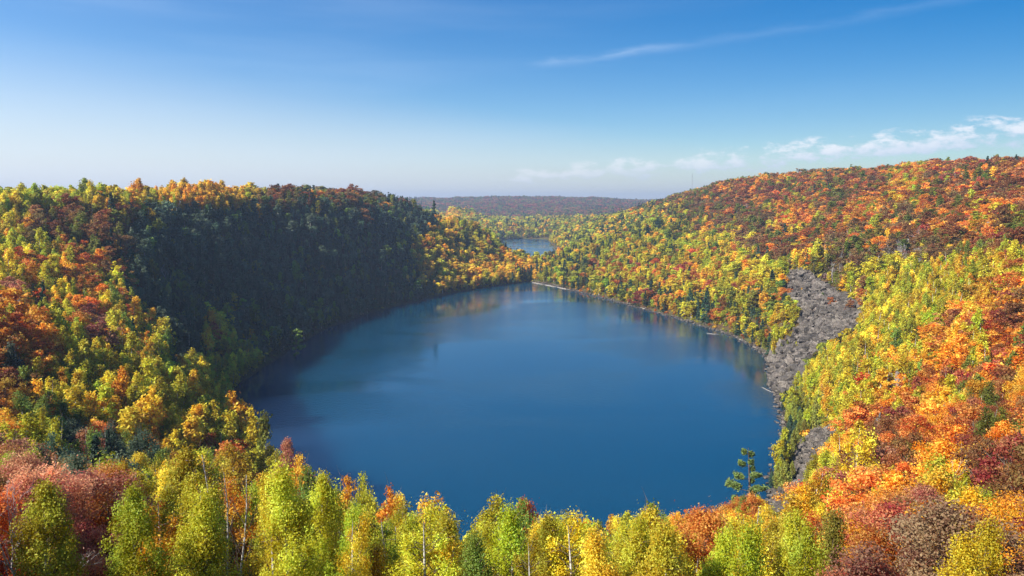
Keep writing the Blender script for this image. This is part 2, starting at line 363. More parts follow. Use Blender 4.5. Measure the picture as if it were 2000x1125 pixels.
def leaves(cen, size, rg, up=None, outw=None, elong=.62, flat=.0):
    n = len(cen)
    nrm = rg.normal(size=(n, 3)); nrm /= np.linalg.norm(nrm, axis=1, keepdims=True)
    if outw is not None: nrm = nrm + outw*.9
    nrm[:, 2] += flat
    nrm /= np.linalg.norm(nrm, axis=1, keepdims=True)+1e-9
    a = np.cross(nrm, rg.normal(size=(n, 3))); a /= np.linalg.norm(a, axis=1, keepdims=True)+1e-9
    b_ = np.cross(nrm, a)
    s = (size*(.65+.7*rg.random(n)))[:, None]
    V = np.stack([cen-a*s*.5, cen-b_*s*.5*elong, cen+a*s*.5, cen+b_*s*.5*elong], 1).reshape(-1, 3)
    return V, np.arange(4*n).reshape(n, 4)

LODN = [28000, 8500, 1700, 450, 110]; LODS = [.102, .19, .43, .84, 1.6]
def broad(kind, lod, seed):
    """returns trunk, branches, crown geometry of a broadleaf"""
    rg = np.random.default_rng(seed)
    birch = kind in ('birch', 'aspen')
    R0 = {'birch': 1.75, 'aspen': 1.55, 'maple': 2.7, 'oak': 3.1}[kind]*(.9+.25*rg.random())
    t0 = {'birch': .20, 'aspen': .48, 'maple': .22, 'oak': .25}[kind]
    bend = rg.normal(size=2)*.35
    def axis(z): return np.array([bend[0]*(z/10)**2, bend[1]*(z/10)**2, z])
    def prof(tt):
        s = (tt-t0)/(1-t0)
        if birch: return R0*np.sin(np.pi*np.clip(s, 0, 1)**.75*.97+.08)**.8
        return R0*np.sqrt(np.clip(1-((s-.42)/.60)**2, 0.02, 1))
    trunk = tube([axis(z) for z in (-.6, 0, 2, 4, 6, 8, 9.5)], [.19, .17, .145, .12, .09, .05, .01], 6 if lod < 2 else 4 if lod < 3 else 3)
    nl_ = 1+seed % 3 if (birch and lod < 3) else 1
    la = rg.random(nl_)*6.28; lo = [np.array([math.cos(q)*.75, math.sin(q)*.75, 0])*(k > 0 or nl_ > 2) for k, q in enumerate(la)]; lt = [1.0]+[.72+.22*rg.random() for _ in range(nl_-1)]; ls = 1.0 if nl_ == 1 else .72
    airy = seed % 2 == 1 and lod < 2 and birch
    if airy: t0 = .34; R0 *= .85
    ncl = [74, 56, 34, 18, 9][lod]; ph = rg.random(4)*6.28; am = .16+.22*rg.random(2); br = []; cl = []
    for i in range(ncl):
        tt = t0 + (1-t0)*((i+rg.random())/ncl)**.85; th = i*2.4+rg.random()*.9; pr = float(prof(tt))*(1+am[0]*math.sin(th*2+ph[0]+tt*3)+am[1]*math.sin(th*3+ph[1]-tt*6))
        if lod < 3 and rg.random() < (.34 if airy else .14): continue
        k_ = i % nl_; rad = pr*(.30+.75*rg.random()**.7)*ls if tt < .93 else pr*.3
        z = (t0+(tt-t0)*lt[k_])*10-.15; ax = axis(z); ce = ax+lo[k_]*min(1.0, z/6)+np.array([math.cos(th)*rad, math.sin(th)*rad, 0.0])
        cl.append((ce, (.34+.42*rg.random()**1.3)*(1.0 if birch else 1.35)*(1.0, 1.12, 1.35, 1.75, 2.3)[lod]))
        if lod < 3:
            z0 = max(1.0, z-rad*(1.3 if birch else .8)-.3); a0 = axis(z0)
            mid = (a0+ce)/2+np.array([0, 0, -.12*rad])
            br.append(tube([a0, mid, ce], [.05*(1-tt*.6), .03*(1-tt*.5), .012], 3))
            if lod < 2:
                for k in range(2):
                    e = ce+rg.normal(size=3)*.4; br.append(tube([mid, (mid+e)/2+rg.normal(size=3)*.1, e], [.02, .013, .006], 3))
    N = int(LODN[lod]*(1 if birch else 1.25)*(.5 if airy else 1)); w_ = np.array([c_[1]**2 for c_ in cl]); w_ /= w_.sum()
    ci = rg.choice(len(cl), N, p=w_); CE = np.array([c_[0] for c_ in cl])[ci]; CR = np.array([c_[1] for c_ in cl])[ci]
    d = rg.normal(size=(N, 3)); d /= np.linalg.norm(d, axis=1, keepdims=True)
    rad = CR*np.where(rg.random(N) < .72, rg.random(N)**.45, np.abs(rg.normal(size=N))*.6)
    d2 = d*np.array([1, 1, 0.7 if not birch else 1.15])
    P = CE+d2*rad[:, None]
    if birch: P[:, 2] -= .3*rg.random(N)
    outw = P-np.array([0, 0, 0]); outw[:, 2] -= 5; outw /= np.linalg.norm(outw, axis=1, keepdims=True)
    outw = outw*.35+d*.65
    cr_ = leaves(P, LODS[lod]*(1 if birch else 1.0), rg, outw=outw*.9, flat=.35)
    clv = rg.random(len(cl)); lv = np.clip(.5+(clv[ci]-.5)*.7+(rg.random(N)-.5)*.75+(P[:, 2]/10-.6)*.25, 0, 1)
    return trunk, (join(br) if br else None), cr_, np.repeat(lv, 4)
def spruce(kind, lod, seed):
    rg = np.random.default_rng(seed)
    cedar = kind == 'cedar'
    trunk = tube([(0, 0, -.6), (0, 0, 3), (0, 0, 7), (0, 0, 9.9)], [.16, .12, .07, .01], 5 if lod < 3 else 3)
    N = int([9000, 5200, 1900, 460, 110][lod]*(1.3 if cedar else 1)); S = [.24, .34, .55, 1.0, 1.7][lod]
    R0 = 1.9 if cedar else 1.55
    if cedar:
        z = 10*(.03+.97*rg.random(N)**1.05); pr = R0*np.clip(1-(z/10)**2.1, 0, 1)**.75*np.clip(.72+z/12, 0, 1)
        th = rg.random(N)*2*np.pi; lump = 1+.22*np.sin(th*3+z*.9+seed)+.15*np.sin(th*7-z*2.3)
        rad = pr*lump*(.72+.3*rg.random(N))
        P = np.stack([np.cos(th)*rad, np.sin(th)*rad, z], 1); lvb = .5+.3*np.sin(th*3+z*.9+seed)
    else:
        nb = [120, 110, 70, 30, 12][lod]; bz = 10*(.08+.9*np.sort(rg.random(nb))); bt = rg.random(nb)*2*np.pi
        bl = R0*(1-bz/10)**.82*(.75+.45*rg.random(nb))+.12
        i = rg.integers(0, nb, N); f = rg.random(N)**.7
        rad = bl[i]*f; th = bt[i]+rg.normal(size=N)*.22*(1.1-f)+rg.normal(size=N)*.12
        z = bz[i]-rad*.28+rg.normal(size=N)*.10
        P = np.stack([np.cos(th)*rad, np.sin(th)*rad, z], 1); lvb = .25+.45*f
    o = np.stack([np.cos(th), np.sin(th), np.full(N, .35)], 1)
    cr_ = leaves(P, S, rg, outw=o*.8, elong=.45, flat=.2)
    br = None
    if not cedar and lod < 2:
        br = join([tube([(0, 0, bz[k]), (math.cos(bt[k])*bl[k], math.sin(bt[k])*bl[k], bz[k]-bl[k]*.28)], [.03, .008], 3) for k in range(nb)])
    return trunk, br, cr_, np.repeat(np.clip(lvb+(rg.random(N)-.5)*.5, 0, 1), 4)
def pine(kind, lod, seed):
    rg = np.random.default_rng(seed)
    trunk = tube([(0, 0, -.6), (.05, 0, 3), (-.1, .05, 6), (-.35, 0, 8.5), (-.5, 0, 9.9)], [.17, .14, .10, .05, .015], 6)
    P = []; LV = []; br = []; n0 = [1100, 620, 160, 40, 16][lod]; n1 = 14 if lod < 3 else 9
    for k in range(n1):
        z = 3.1+6.5*((k+.4*rg.random())/n1)**.95; th = k*2.1+rg.random()*.8
        L = (2.3-1.5*((z-3)/7))*(.45+.75*rg.random())*(.55 if math.cos(th) > .3 else 1.1)
        ax = np.array([-.45*(z/10)**2.2, 0, z]); d = np.array([math.cos(th), math.sin(th), .12]); e = ax+d*L
        br.append(tube([ax, ax+d*L*.5+[0, 0, -.06], e], [.05, .035, .012], 3))
        m = int(n0*(.6+.8*L/2)); f = .35+.65*rg.random(m)**.7; side = np.array([-d[1], d[0], 0])
        q = ax+d*L*f[:, None]+side*(rg.normal(size=m)*.33*L*.55)[:, None]*(.5+f[:, None]*.5); q[:, 2] += rg.normal(size=m)*.11+.06+.10*f*L
        P.append(q); LV.append(.45+rg.random(m)*.5)
    PL = P; P = np.concatenate(P); LV = np.concatenate(LV)
    cr_ = leaves(P, [.20, .28, .5, .9, 1.4][lod], rg, elong=.4, flat=1.2)
    pine.boughs = [(b_, leaves(q, [.20, .28, .5, .9, 1.4][lod], rg, elong=.4, flat=1.2)) for b_, q in zip(br, PL)]
    return trunk, join(br), cr_, np.repeat(LV, 4)
def bare(kind, lod, seed, few=0):
    rg = np.random.default_rng(seed); segs = []; tips = []
    def grow(p, d, L, r_, dep):
        d = d/np.linalg.norm(d); m = p+d*L*.5+rg.normal(size=3)*L*.05; e = p+d*L+rg.normal(size=3)*L*.07
        segs.append(tube([p, m, e], [r_, r_*.8, r_*.55], 5 if dep < 2 and lod < 2 else 3))
        if dep >= (5 if lod < 2 else 3 if lod < 3 else 2): tips.append(e); return
        nk = 3 if dep > 0 else 6
        for _ in range(nk):
            q = p+(e-p)*(.55+.45*rg.random()); nd = d+rg.normal(size=3)*.42; nd[2] += .18
            grow(q, nd, L*(.5+.22*rg.random()), r_*.5, dep+1)
        if dep < 2: grow(e, d+rg.normal(size=3)*.12+[0, 0, .2], L*.75, r_*.6, dep+1)
    for s in range(3 if few else 1):
        d0 = np.array([0, 0, 1.0]) if not few else np.array([math.cos(s*2.1)*.22, math.sin(s*2.1)*.2, 1.0])
        grow(np.array([d0[0]*.3, d0[1]*.3, -.5]), d0, 4.0, .15 if not few else .085, 0)
    V, Q = join(segs); k = 10.0/V[:, 2].max(); V *= k
    n_t = int(len(segs[0][0])+0); T = segs[0]
    trunk = (T[0]*k, T[1]); rest = join(segs[1:]); rest = (rest[0]*k, rest[1])
    if few:
        tp = np.array(tips)*k; tp = tp[::7]; P = np.repeat(tp, 3, 0)+rg.normal(size=(len(tp)*3, 3))*.15
    else:
        tp = np.array(tips)*k; P = tp[::3]+rg.normal(size=(len(tp[::3]), 3))*.1
    cr_ = leaves(P, .17 if lod < 2 else .35, rg)
    return trunk, rest, cr_, np.repeat(rg.random(len(P)), 4)

def bare_birch():
    rg = np.random.default_rng(12); stems = []; br = []; P = []
    for s_ in range(4):
        a = s_*1.7+.4; sp = .035+.02*s_; zs = np.linspace(-.5, (9.7, 9.2, 8.6, 7.9)[s_], 9)
        pts = [np.array([math.cos(a)*(.12+sp*max(z, 0)**1.15)+.05*math.sin(z*1.3+s_), math.sin(a)*(.12+sp*max(z, 0)**1.15)+.05*math.cos(z*1.1+s_), z]) for z in zs]
        stems.append(tube(pts, np.linspace(.095, .012, 9), 7))
        for k in range(17):
            f = .24+.72*k/17; i = int(f*8); p0 = pts[i]+(pts[min(i+1, 8)]-pts[i])*(f*8-i); th = k*2.4+rg.random(); L = (1.9-1.3*f)*(.7+.5*rg.random())
            d = np.array([math.cos(th)*.6, math.sin(th)*.6, 1.0]); m_ = p0+d*L*.5; e = p0+d*L*.95+np.array([0, 0, .15*L]); br.append(tube([p0, m_, e], [.022*(1.2-f), .014, .004], 4))
            for q in range(6):
                b0 = p0+(e-p0)*(.25+.12*q); dd = d+rg.normal(size=3)*.5; e2 = b0+dd*L*.32; br.append(tube([b0, (b0+e2)/2+rg.normal(size=3)*.03, e2], [.009, .006, .003], 3))
                if rg.random() < .45: P += [e2, b0+(e2-b0)*.7]
    P = np.array(P); return stems, join(br), leaves(P, .09, rg), np.repeat(rg.random(len(P)), 4)
GEN = {'birch': broad, 'aspen': broad, 'maple': broad, 'oak': broad, 'spruce': spruce, 'cedar': spruce, 'pine': pine, 'bare': bare}
BARK = {'birch': BIRCHB, 'aspen': BIRCHB, 'maple': DARKB, 'oak': DARKB, 'spruce': DARKB, 'cedar': DARKB, 'pine': DARKB, 'bare': GREYB}
CONIF = ('spruce', 'cedar', 'pine')
_pm = {}
def parts_of(kind, lod, var):
    key = (kind, lod, var)
    if key not in _pm:
        tr, br, cr_, lv = GEN[kind](kind, lod, hash((len(kind)*7+lod*131+var*977)) % 99991 + {'birch': 1, 'aspen': 2, 'maple': 3, 'oak': 4, 'spruce': 5, 'cedar': 6, 'pine': 7, 'bare': 8}[kind])
        B = BARK[kind]; L = NEED if kind in CONIF else LEAF
        _pm[key] = (mk_mesh('trunk', tr[0], tr[1], [B], smooth=True),
                    mk_mesh('branches', br[0], br[1], [BARKT if B is BIRCHB else B], smooth=True) if br else None,
                    mk_mesh('crown', cr_[0], cr_[1], [L], attrs={'lv': ('FLOAT', lv.astype(np.float32))}))
    return _pm[key]
def joined(kind, lod, var):
    tr, br, cr_, lv = GEN[kind](kind, lod, 500+lod*31+var*977+len(kind))
    ps = [tr]+([br] if br else []); W = join(ps); V, Q = join([W, cr_])
    mi = np.concatenate([np.zeros(len(W[1])), np.ones(len(cr_[1]))])
    l = np.concatenate([np.zeros(len(W[0])), lv])
    if br and BARK[kind] is BIRCHB: mi[len(tr[1]):len(W[1])] = 2
    me = mk_mesh(kind, V, Q, [BARK[kind], NEEDI if kind in CONIF else LEAFI, BARKT], midx=mi, attrs={'lv': ('FLOAT', l.astype(np.float32))})
    return bpy.data.objects.new(kind+'_source', me)
NV = {0: 4, 1: 4, 2: 4, 3: 3, 4: 3}

# ------------------------------------------------------------------ where which trees grow
T_ = {'lime': (.46, .42, .02), 'lemon': (.62, .50, .025), 'gold': (.72, .40, .018), 'amber': (.72, .31, .02), 'orange': (.56, .19, .03), 'rust': (.31, .12, .035),
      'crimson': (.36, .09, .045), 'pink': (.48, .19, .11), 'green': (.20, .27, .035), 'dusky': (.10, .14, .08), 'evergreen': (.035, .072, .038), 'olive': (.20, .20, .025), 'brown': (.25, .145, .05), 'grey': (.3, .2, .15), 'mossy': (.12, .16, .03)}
MIX = {   # (kind, tint, weight)
 'Y': [('birch','lime',5),('birch','lemon',3.5),('birch','gold',1.6),('maple','orange',.5),('birch','green',1.2),('maple','amber',.4),('spruce','evergreen',.25)],
 'N': [('birch','lemon',5),('birch','lime',4.5),('birch','gold',1.9),('birch','green',.5),('birch','amber',.2),('maple','orange',.25),('bare','grey',.35)],
 'g': [('birch','lime',3),('birch','green',4),('birch','lemon',1.5),('maple','brown',.4)],
 'G': [('birch','gold',5),('birch','lemon',3),('birch','lime',1.2),('maple','orange',.8),('birch','amber',.8)],
 'O': [('maple','orange',4),('maple','amber',3),('birch','gold',2),('maple','crimson',.7),('birch','lime',1),('maple','rust',1)],
 'R': [('maple','brown',2.5),('maple','rust',4.4),('maple','orange',1.5),('maple','crimson',.7),('maple','amber',1.2),('birch','olive',2.4),('birch','gold',.7),('bare','grey',.8),('birch','lime',1.0),('maple','brown',1)],
 'P': [('maple','pink',4),('maple','rust',2),('bare','grey',1.4),('maple','orange',1),('birch','lime',.8),('maple','brown',1)],
 'Q': [('birch','lime',3),('maple','amber',2.4),('maple','orange',1.8),('birch','lemon',1.6),('maple','rust',1)],
 'B': [('maple','brown',4),('maple','rust',2.5),('birch','olive',2),('maple','amber',1.4),('spruce','evergreen',1),('birch','lime',.8)],
 'K': [('bare','grey',3),('maple','brown',2),('birch','olive',2),('birch','lime',1)],
 'D': [('spruce','evergreen',3.5),('birch','dusky',5),('birch','green',1.0),('cedar','evergreen',1.5),('birch','olive',1.0),('birch','lime',.25),('bare','grey',.5)],  # for slopes in shade: birch leaf tint darkened, shade put into the colour
 'S': [('spruce','evergreen',4.2),('birch','lime',3),('birch','gold',1),('birch','olive',2),('maple','rust',.5),('birch','green',1.5)],
 'M': [('birch','gold',3.4),('birch','lemon',2),('birch','lime',2.6),('maple','orange',1.5),('maple','crimson',.45),('spruce','evergreen',2.3),('maple','amber',1)],
 'X': [('spruce','evergreen',4),('cedar','evergreen',1),('birch','lime',1.5),('birch','olive',1.5),('maple','rust',.5),('birch','gold',1)],
 'C': [('cedar','olive',3),('cedar','evergreen',1.2),('birch','lime',1.6),('birch','gold',.8)],
 'F': [('maple','rust',2.5),('maple','crimson',2.6),('birch','olive',2),('spruce','evergreen',2.0),('maple','brown',2),('birch','gold',.5)],
}
# rows of 50 px from the skyline down, runs of (class, how many 50 px columns)
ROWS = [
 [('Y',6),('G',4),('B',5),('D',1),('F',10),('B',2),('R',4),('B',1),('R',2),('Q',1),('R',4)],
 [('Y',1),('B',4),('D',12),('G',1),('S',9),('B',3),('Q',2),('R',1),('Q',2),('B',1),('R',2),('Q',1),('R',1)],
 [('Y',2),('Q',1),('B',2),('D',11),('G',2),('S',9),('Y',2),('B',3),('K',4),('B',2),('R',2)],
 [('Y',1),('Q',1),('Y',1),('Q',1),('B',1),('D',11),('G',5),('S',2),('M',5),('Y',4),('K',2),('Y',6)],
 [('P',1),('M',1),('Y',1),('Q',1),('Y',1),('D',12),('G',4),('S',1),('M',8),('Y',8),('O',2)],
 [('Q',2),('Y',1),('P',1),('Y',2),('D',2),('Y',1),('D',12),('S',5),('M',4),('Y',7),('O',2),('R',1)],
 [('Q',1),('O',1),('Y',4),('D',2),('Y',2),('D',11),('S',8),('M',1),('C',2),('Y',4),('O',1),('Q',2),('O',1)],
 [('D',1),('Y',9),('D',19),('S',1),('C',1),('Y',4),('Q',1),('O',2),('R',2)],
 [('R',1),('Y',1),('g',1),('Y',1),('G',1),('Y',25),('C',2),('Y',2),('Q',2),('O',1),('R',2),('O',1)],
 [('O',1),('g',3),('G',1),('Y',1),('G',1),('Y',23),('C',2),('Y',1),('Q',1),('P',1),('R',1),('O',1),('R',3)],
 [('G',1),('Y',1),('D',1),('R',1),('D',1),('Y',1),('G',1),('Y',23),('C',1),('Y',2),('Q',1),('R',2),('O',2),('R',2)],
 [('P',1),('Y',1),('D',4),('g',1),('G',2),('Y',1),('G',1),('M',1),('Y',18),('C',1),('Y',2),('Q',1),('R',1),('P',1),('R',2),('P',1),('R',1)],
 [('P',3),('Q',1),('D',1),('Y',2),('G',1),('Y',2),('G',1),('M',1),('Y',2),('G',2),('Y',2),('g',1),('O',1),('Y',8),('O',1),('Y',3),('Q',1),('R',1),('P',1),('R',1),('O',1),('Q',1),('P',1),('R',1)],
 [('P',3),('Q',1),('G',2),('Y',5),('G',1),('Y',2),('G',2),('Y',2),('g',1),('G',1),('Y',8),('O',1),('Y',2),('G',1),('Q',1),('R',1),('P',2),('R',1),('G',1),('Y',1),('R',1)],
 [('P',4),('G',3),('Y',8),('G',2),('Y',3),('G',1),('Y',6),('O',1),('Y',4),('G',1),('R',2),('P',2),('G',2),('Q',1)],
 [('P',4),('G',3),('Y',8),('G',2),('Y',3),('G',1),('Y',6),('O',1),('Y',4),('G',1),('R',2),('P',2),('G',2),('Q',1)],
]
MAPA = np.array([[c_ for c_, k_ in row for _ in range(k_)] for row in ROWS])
def classes(u, v, rg):
    j = rg.normal(size=(2, len(u)))*14
    cu = np.clip((u+j[0])/50, 0, 39.99).astype(int); cv = np.clip((v+j[1]-350)/50, 0, 15.99).astype(int)
    return MAPA[cv, cu]
LIM = np.array([(-200,0),(455,0),(462,752),(500,805),(530,815),(560,882),(590,885),(620,905),(650,920),(678,975),(700,925),(715,925),(740,945),(775,968),(800,1015),(845,968),(870,1000),(885,1030),(905,1075),(925,1030),
   (960,975),(1000,985),(1025,970),(1050,1012),(1080,997),(1110,1010),(1150,1000),(1180,1015),(1205,975),(1240,962),(1280,990),(1330,1002),(1350,995),(1400,1012),(1440,972),(1480,962),(1510,996),(1560,990),(1561,0),(4000,0)], float)

# polar jittered placement
PX = []; PY = []
r_ = 25.0
while r_ < 4700:
    s = 2.55 if r_ < 120 else 3.3 if r_ < 260 else 3.9 if r_ < 600 else 5.2 if r_ < 1200 else 8.0 if r_ < 2600 else 12.5
    amax = R(60 if r_ < 70 else 44); n = int(2*amax*r_/s)
    a = (np.arange(n)+rng.random(n))/n*2*amax-amax; q = r_+(rng.random(n)-.5)*s
    PX.append(q*np.sin(a)); PY.append(q*np.cos(a)); r_ += s
PX = np.concatenate(PX); PY = np.concatenate(PY)
RD = np.hypot(PX, PY); PH = raster_height(PX, PY)
keep = (sdist(PX, PY, LAKE) > 1.5) & (sdist(PX, PY, FARLAKE) > 3)
keep &= (PH+14-CAMZ)/RD > horizon(PX, PY)-.012
PX, PY, RD, PH = (a_[keep] for a_ in (PX, PY, RD, PH))
n = len(PX)
HT = np.clip(rng.normal(10.2, 2.1, n)+fbm(PX/45, PY/45, 77, 2)*5, 5.5, 16)
u_, v_ = project(PX, PY, PH+HT*.7)
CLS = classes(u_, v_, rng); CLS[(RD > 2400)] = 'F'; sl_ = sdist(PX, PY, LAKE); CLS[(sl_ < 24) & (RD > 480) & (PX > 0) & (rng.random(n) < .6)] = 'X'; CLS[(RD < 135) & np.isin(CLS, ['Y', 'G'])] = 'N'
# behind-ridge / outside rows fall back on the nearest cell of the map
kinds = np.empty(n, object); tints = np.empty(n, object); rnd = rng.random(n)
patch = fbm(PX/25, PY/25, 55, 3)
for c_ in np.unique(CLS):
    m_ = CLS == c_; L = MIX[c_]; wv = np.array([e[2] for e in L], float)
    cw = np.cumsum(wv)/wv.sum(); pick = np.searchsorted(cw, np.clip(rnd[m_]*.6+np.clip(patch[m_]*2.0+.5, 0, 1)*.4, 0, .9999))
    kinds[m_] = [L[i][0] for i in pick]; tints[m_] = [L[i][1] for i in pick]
# tall bare-stemmed aspens along the left ridge
u0, v0 = project(PX, PY, PH+10)
ridge = (u0 < 480) & (v0 < 400) & (RD > 250) & (rng.random(n) < .85); kinds[ridge] = 'aspen'; HT[ridge] = rng.normal(14.0, 1.2, ridge.sum())
rt = np.where(u0 > 270+rng.normal(size=n)*50, 'gold', np.where(rng.random(n) < .55, 'lime', 'lemon')); tints[ridge] = rt[ridge]
em = rng.random(n) < .07; HT[em] *= 1.3; HT[kinds == 'spruce'] *= 1.15; HT[kinds == 'cedar'] *= .72; HT[kinds == 'bare'] *= .9; HT[kinds == 'maple'] *= .92
HT[(RD > 450) & (PX > 200)] *= .85
# keep rock slides and open water free, hold the near treeline down
ub, vb = project(PX, PY, PH+.5); ut, vt = project(PX, PY, PH+HT); um, vm = project(PX, PY, PH+HT*.5)
ok = np.ones(n, bool); ok &= ~((u0 < 400) & (v0 < 400) & (RD > 590)); ok &= ~((u0 < 400) & (v0 < 395) & (RD > 440) & (rng.random(n) < .3))
zz = (PY > 90) & (PY < 700) & (PX > 20)
for S in (SCREE1, SCREE2):
    for a_, b_ in ((ub, vb), (ut, vt+4), (um, vm)): ok[zz] &= ~(sdist(a_[zz], b_[zz], S) + fbm(PX/6, PY/6, 91, 3)[zz]*34 < (2 if S is SCREE1 else 9))
lim = np.interp(ut, LIM[:, 0], LIM[:, 1])
nearf = (RD < 300) & (PY < 215) & (ut > 460) & (ut < 1560)
bad = nearf & (vt < lim)
# shrink to fit the treeline
vneed = (lim + rng.random(n)**2*45)
ztop = CAMZ + np.hypot(PX, PY)*0
nl = np.where(ut < 460, np.where(RD < 45, 905, np.where(RD < 80, 860, np.where(RD < 135, 790, 0))), np.where(ut > 1560, np.where(RD < 60, 950, np.where(RD < 100, 850, np.where(RD < 150, 740, 0))), 0))
bad3 = (nl > 0) & (vt < nl); vneed = np.where(bad3, nl + rng.random(n)*40, vneed); bad = bad | bad3
b__ = -(vneed-562.5)/F; ztop = CAMZ + PY*(-SP+b__*CP)/(CP+b__*SP)
newh = ztop-PH
HT = np.where(bad, np.minimum(HT, newh), HT); ok &= ~(bad & (newh < 4.5))
# left shore of the near slope
bad2 = (ut > 440) & (ut < 600) & (vt < np.interp(ut, [440, 480, 520, 560, 600], [745, 790, 815, 880, 900])) & (RD < 330) & (PY < 310) & (RD > 200)
ok &= ~bad2
HERO = []   # kind, u, vtop, Yd, tint, width, lod variant, label
def hero(kind, u, vtop, Yd, tint, wd=1.0, label=None, var=0, hmin=5):
    x, y, zt = at(u, vtop, Yd); g_ = gh(x, y); HERO.append((kind, x, y, g_, max(hmin, zt-g_), tint, wd, label, var))
hero('pine', 1468, 868, 165, 'mossy', 1.0, 'lone tall white pine with layered boughs standing against the lake', 0)
hero('bare', 432, 858, 25, 'gold', .95, 'bare white-stemmed birch with several trunks in front of the golden trees', 9)
hero('maple', 155, 925, 31, 'pink', 1.15, 'pinkish-red maple with a dark thin trunk in the near bottom left corner', 1)
hero('maple', 40, 885, 33, 'pink', 1.0, 'pale pink maple at the left edge, behind the larger pink one', 2)
hero('birch', 845, 962, 78, 'gold', .95, 'full gold birch standing left of the gap in the near treeline', 0)
hero('birch', 960, 968, 80, 'lime', .95, 'tall lime birch just right of the gap in the near treeline', 1)
hero('birch', 1000, 975, 78, 'green', .8, 'dark green birch beside the tall lime one right of the gap', 2)
hero('maple', 1025, 968, 90, 'orange', .5, 'slim orange tree poking up between lime birches near the gap', 2)
hero('birch', 1240, 960, 92, 'green', 1.15, 'broad grey-green birch, highest crown in front of the lake', 3)
hero('birch', 622, 903, 95, 'green', .8, 'green birch left of the slender pair, against the lake', 1)
hero('birch', 704, 918, 88, 'lime', .5, 'very slender lime birch with a bare gap in its crown', 2)
hero('birch', 750, 940, 84, 'amber', .65, 'amber-topped birch right of the very slender lime one', 3)
hero('birch', 1105, 1000, 85, 'lime', 1.2, 'rounded lime birch with a dark leaning trunk, left of centre treeline', 0)
hero('maple', 1475, 962, 120, 'orange', .7, 'small orange maple at the foot of the lone pine', 0)
hero('maple', 558, 862, 150, 'pink', .6, 'pale orange maple leaning out over the left shore', 3)
for (u, v, Yd, tn, wd, lb) in [(468,762,205,'gold',1.0,'gold birch at the water on the left rim, above the olive one'),(492,800,188,'lemon',.9,'lemon-yellow birch on the left rim beside the leaning olive birch'),
      (540,868,152,'lime',1.0,'lime birch on the left rim below the pale orange maple'),(578,888,135,'gold',.9,'gold birch between the orange rim maple and the green birch'),(655,925,110,'gold',.9,'gold birch between the green birch and the very slender lime one'),(770,965,88,'gold',.8,'orange-gold birch beside the amber-topped one'),(730,965,100,'green',.7,'small green birch behind the amber-topped one')]:
    hero('birch', u, v, Yd, tn, wd, lb, int(u) % 4)
hero('birch', 515, 812, 175, 'olive', .6, 'small olive birch leaning over the left shore, above the orange one', 1)
for (k_, u, v, Yd, tn, wd, lb) in [('birch',1566,572,455,'gold',.8,'small gold birch alone among the stones near the top of the large rockslide'),('birch',1556,690,395,'lime',1.3,'low lime birch at the left foot of the large rockslide'),
      ('cedar',1538,676,410,'olive',1.3,'olive cedar at the waterside foot of the large rockslide'),('maple',1660,585,385,'rust',1.0,'low rust maple jutting into the upper right rim of the large rockslide'),
      ('birch',1606,590,430,'green',1.0,'small green birch on the right rim of the rockslide\'s neck'),('cedar',1520,682,420,'evergreen',1.2,'dark cedar beside the shore stones left of the large rockslide'),('maple',1625,580,410,'orange',1.1,'orange maple on the upper rim of the large rockslide')]:
    hero(k_, u, v, Yd, tn, wd, lb, 0, 3.2)
hero('pine', 578, 638, 425, 'green', 1.0, 'pale lone pine at the water under the shaded cliff', 2)
for (u, v, Yd) in [(590,362,640),(604,360,650)]:
    hero('pine', u, v, Yd, 'evergreen', 1.0, 'dark pine rising above the shaded ridge, %s of a pair' % ('left' if u < 595 else 'right'), 1)
hero('spruce', 845, 391, 860, 'evergreen', 1.2, 'single dark spruce on the end of the shaded ridge', 0)
for (u, v, Yd, lb) in [(1928,303,650,'dark spruce on the right skyline, first of the pair near the edge'),(1986,300,640,'dark spruce on the right skyline, nearest the right edge')]: hero('spruce', u, v, Yd, 'evergreen', 1.3, lb, 1)
for (u, v, Yd, tn, wd, lb) in [(1545,768,300,'olive',1.2,'rounded olive cedar at the tip of the boulder shore'),(1562,792,285,'evergreen',1.0,'dark cedar by the water, next to the rounded olive one'),
      (1580,765,290,'lime',1.0,'bright lime birch above the shoreline cedars'),(1612,752,270,'olive',1.0,'tall olive cedar on top of the near rockslide'),(1598,770,262,'olive',.9,'narrow olive cedar left of the tallest on the near rockslide'),
      (1560,822,262,'olive',.9,'olive cedar halfway along the near right shore'),(1545,850,250,'evergreen',.8,'dark shoreline cedar leaning over the water'),(1570,850,245,'olive',.9,'olive cedar at the left rim of the near rockslide'),
      (1522,905,222,'olive',1.0,'conical olive cedar right of the lone pine'),(1535,898,218,'olive',1.1,'bushy olive cedar, right half of the clump by the pine'),(1508,918,226,'evergreen',.9,'small dark cedar, left end of the clump by the pine'),(1548,900,222,'olive',.9,'olive cedar between the pine clump and the near rockslide')]:
    hero('birch' if 'birch' in lb else 'cedar', u, v, Yd, tn, wd, lb, 0 if wd > 1 else 1, 4)
hx = np.array([h_[1] for h_ in HERO]); hy = np.array([h_[2] for h_ in HERO])
ok &= ~((rng.random(n) < .36) & (RD > 230) & (kinds == 'maple')); ok &= ~((rng.random(n) < .2) & (RD > 420) & (kinds == 'birch'))
dmin = np.min(np.hypot(PX[:, None]-hx, PY[:, None]-hy), 1); ok &= dmin > 1.6
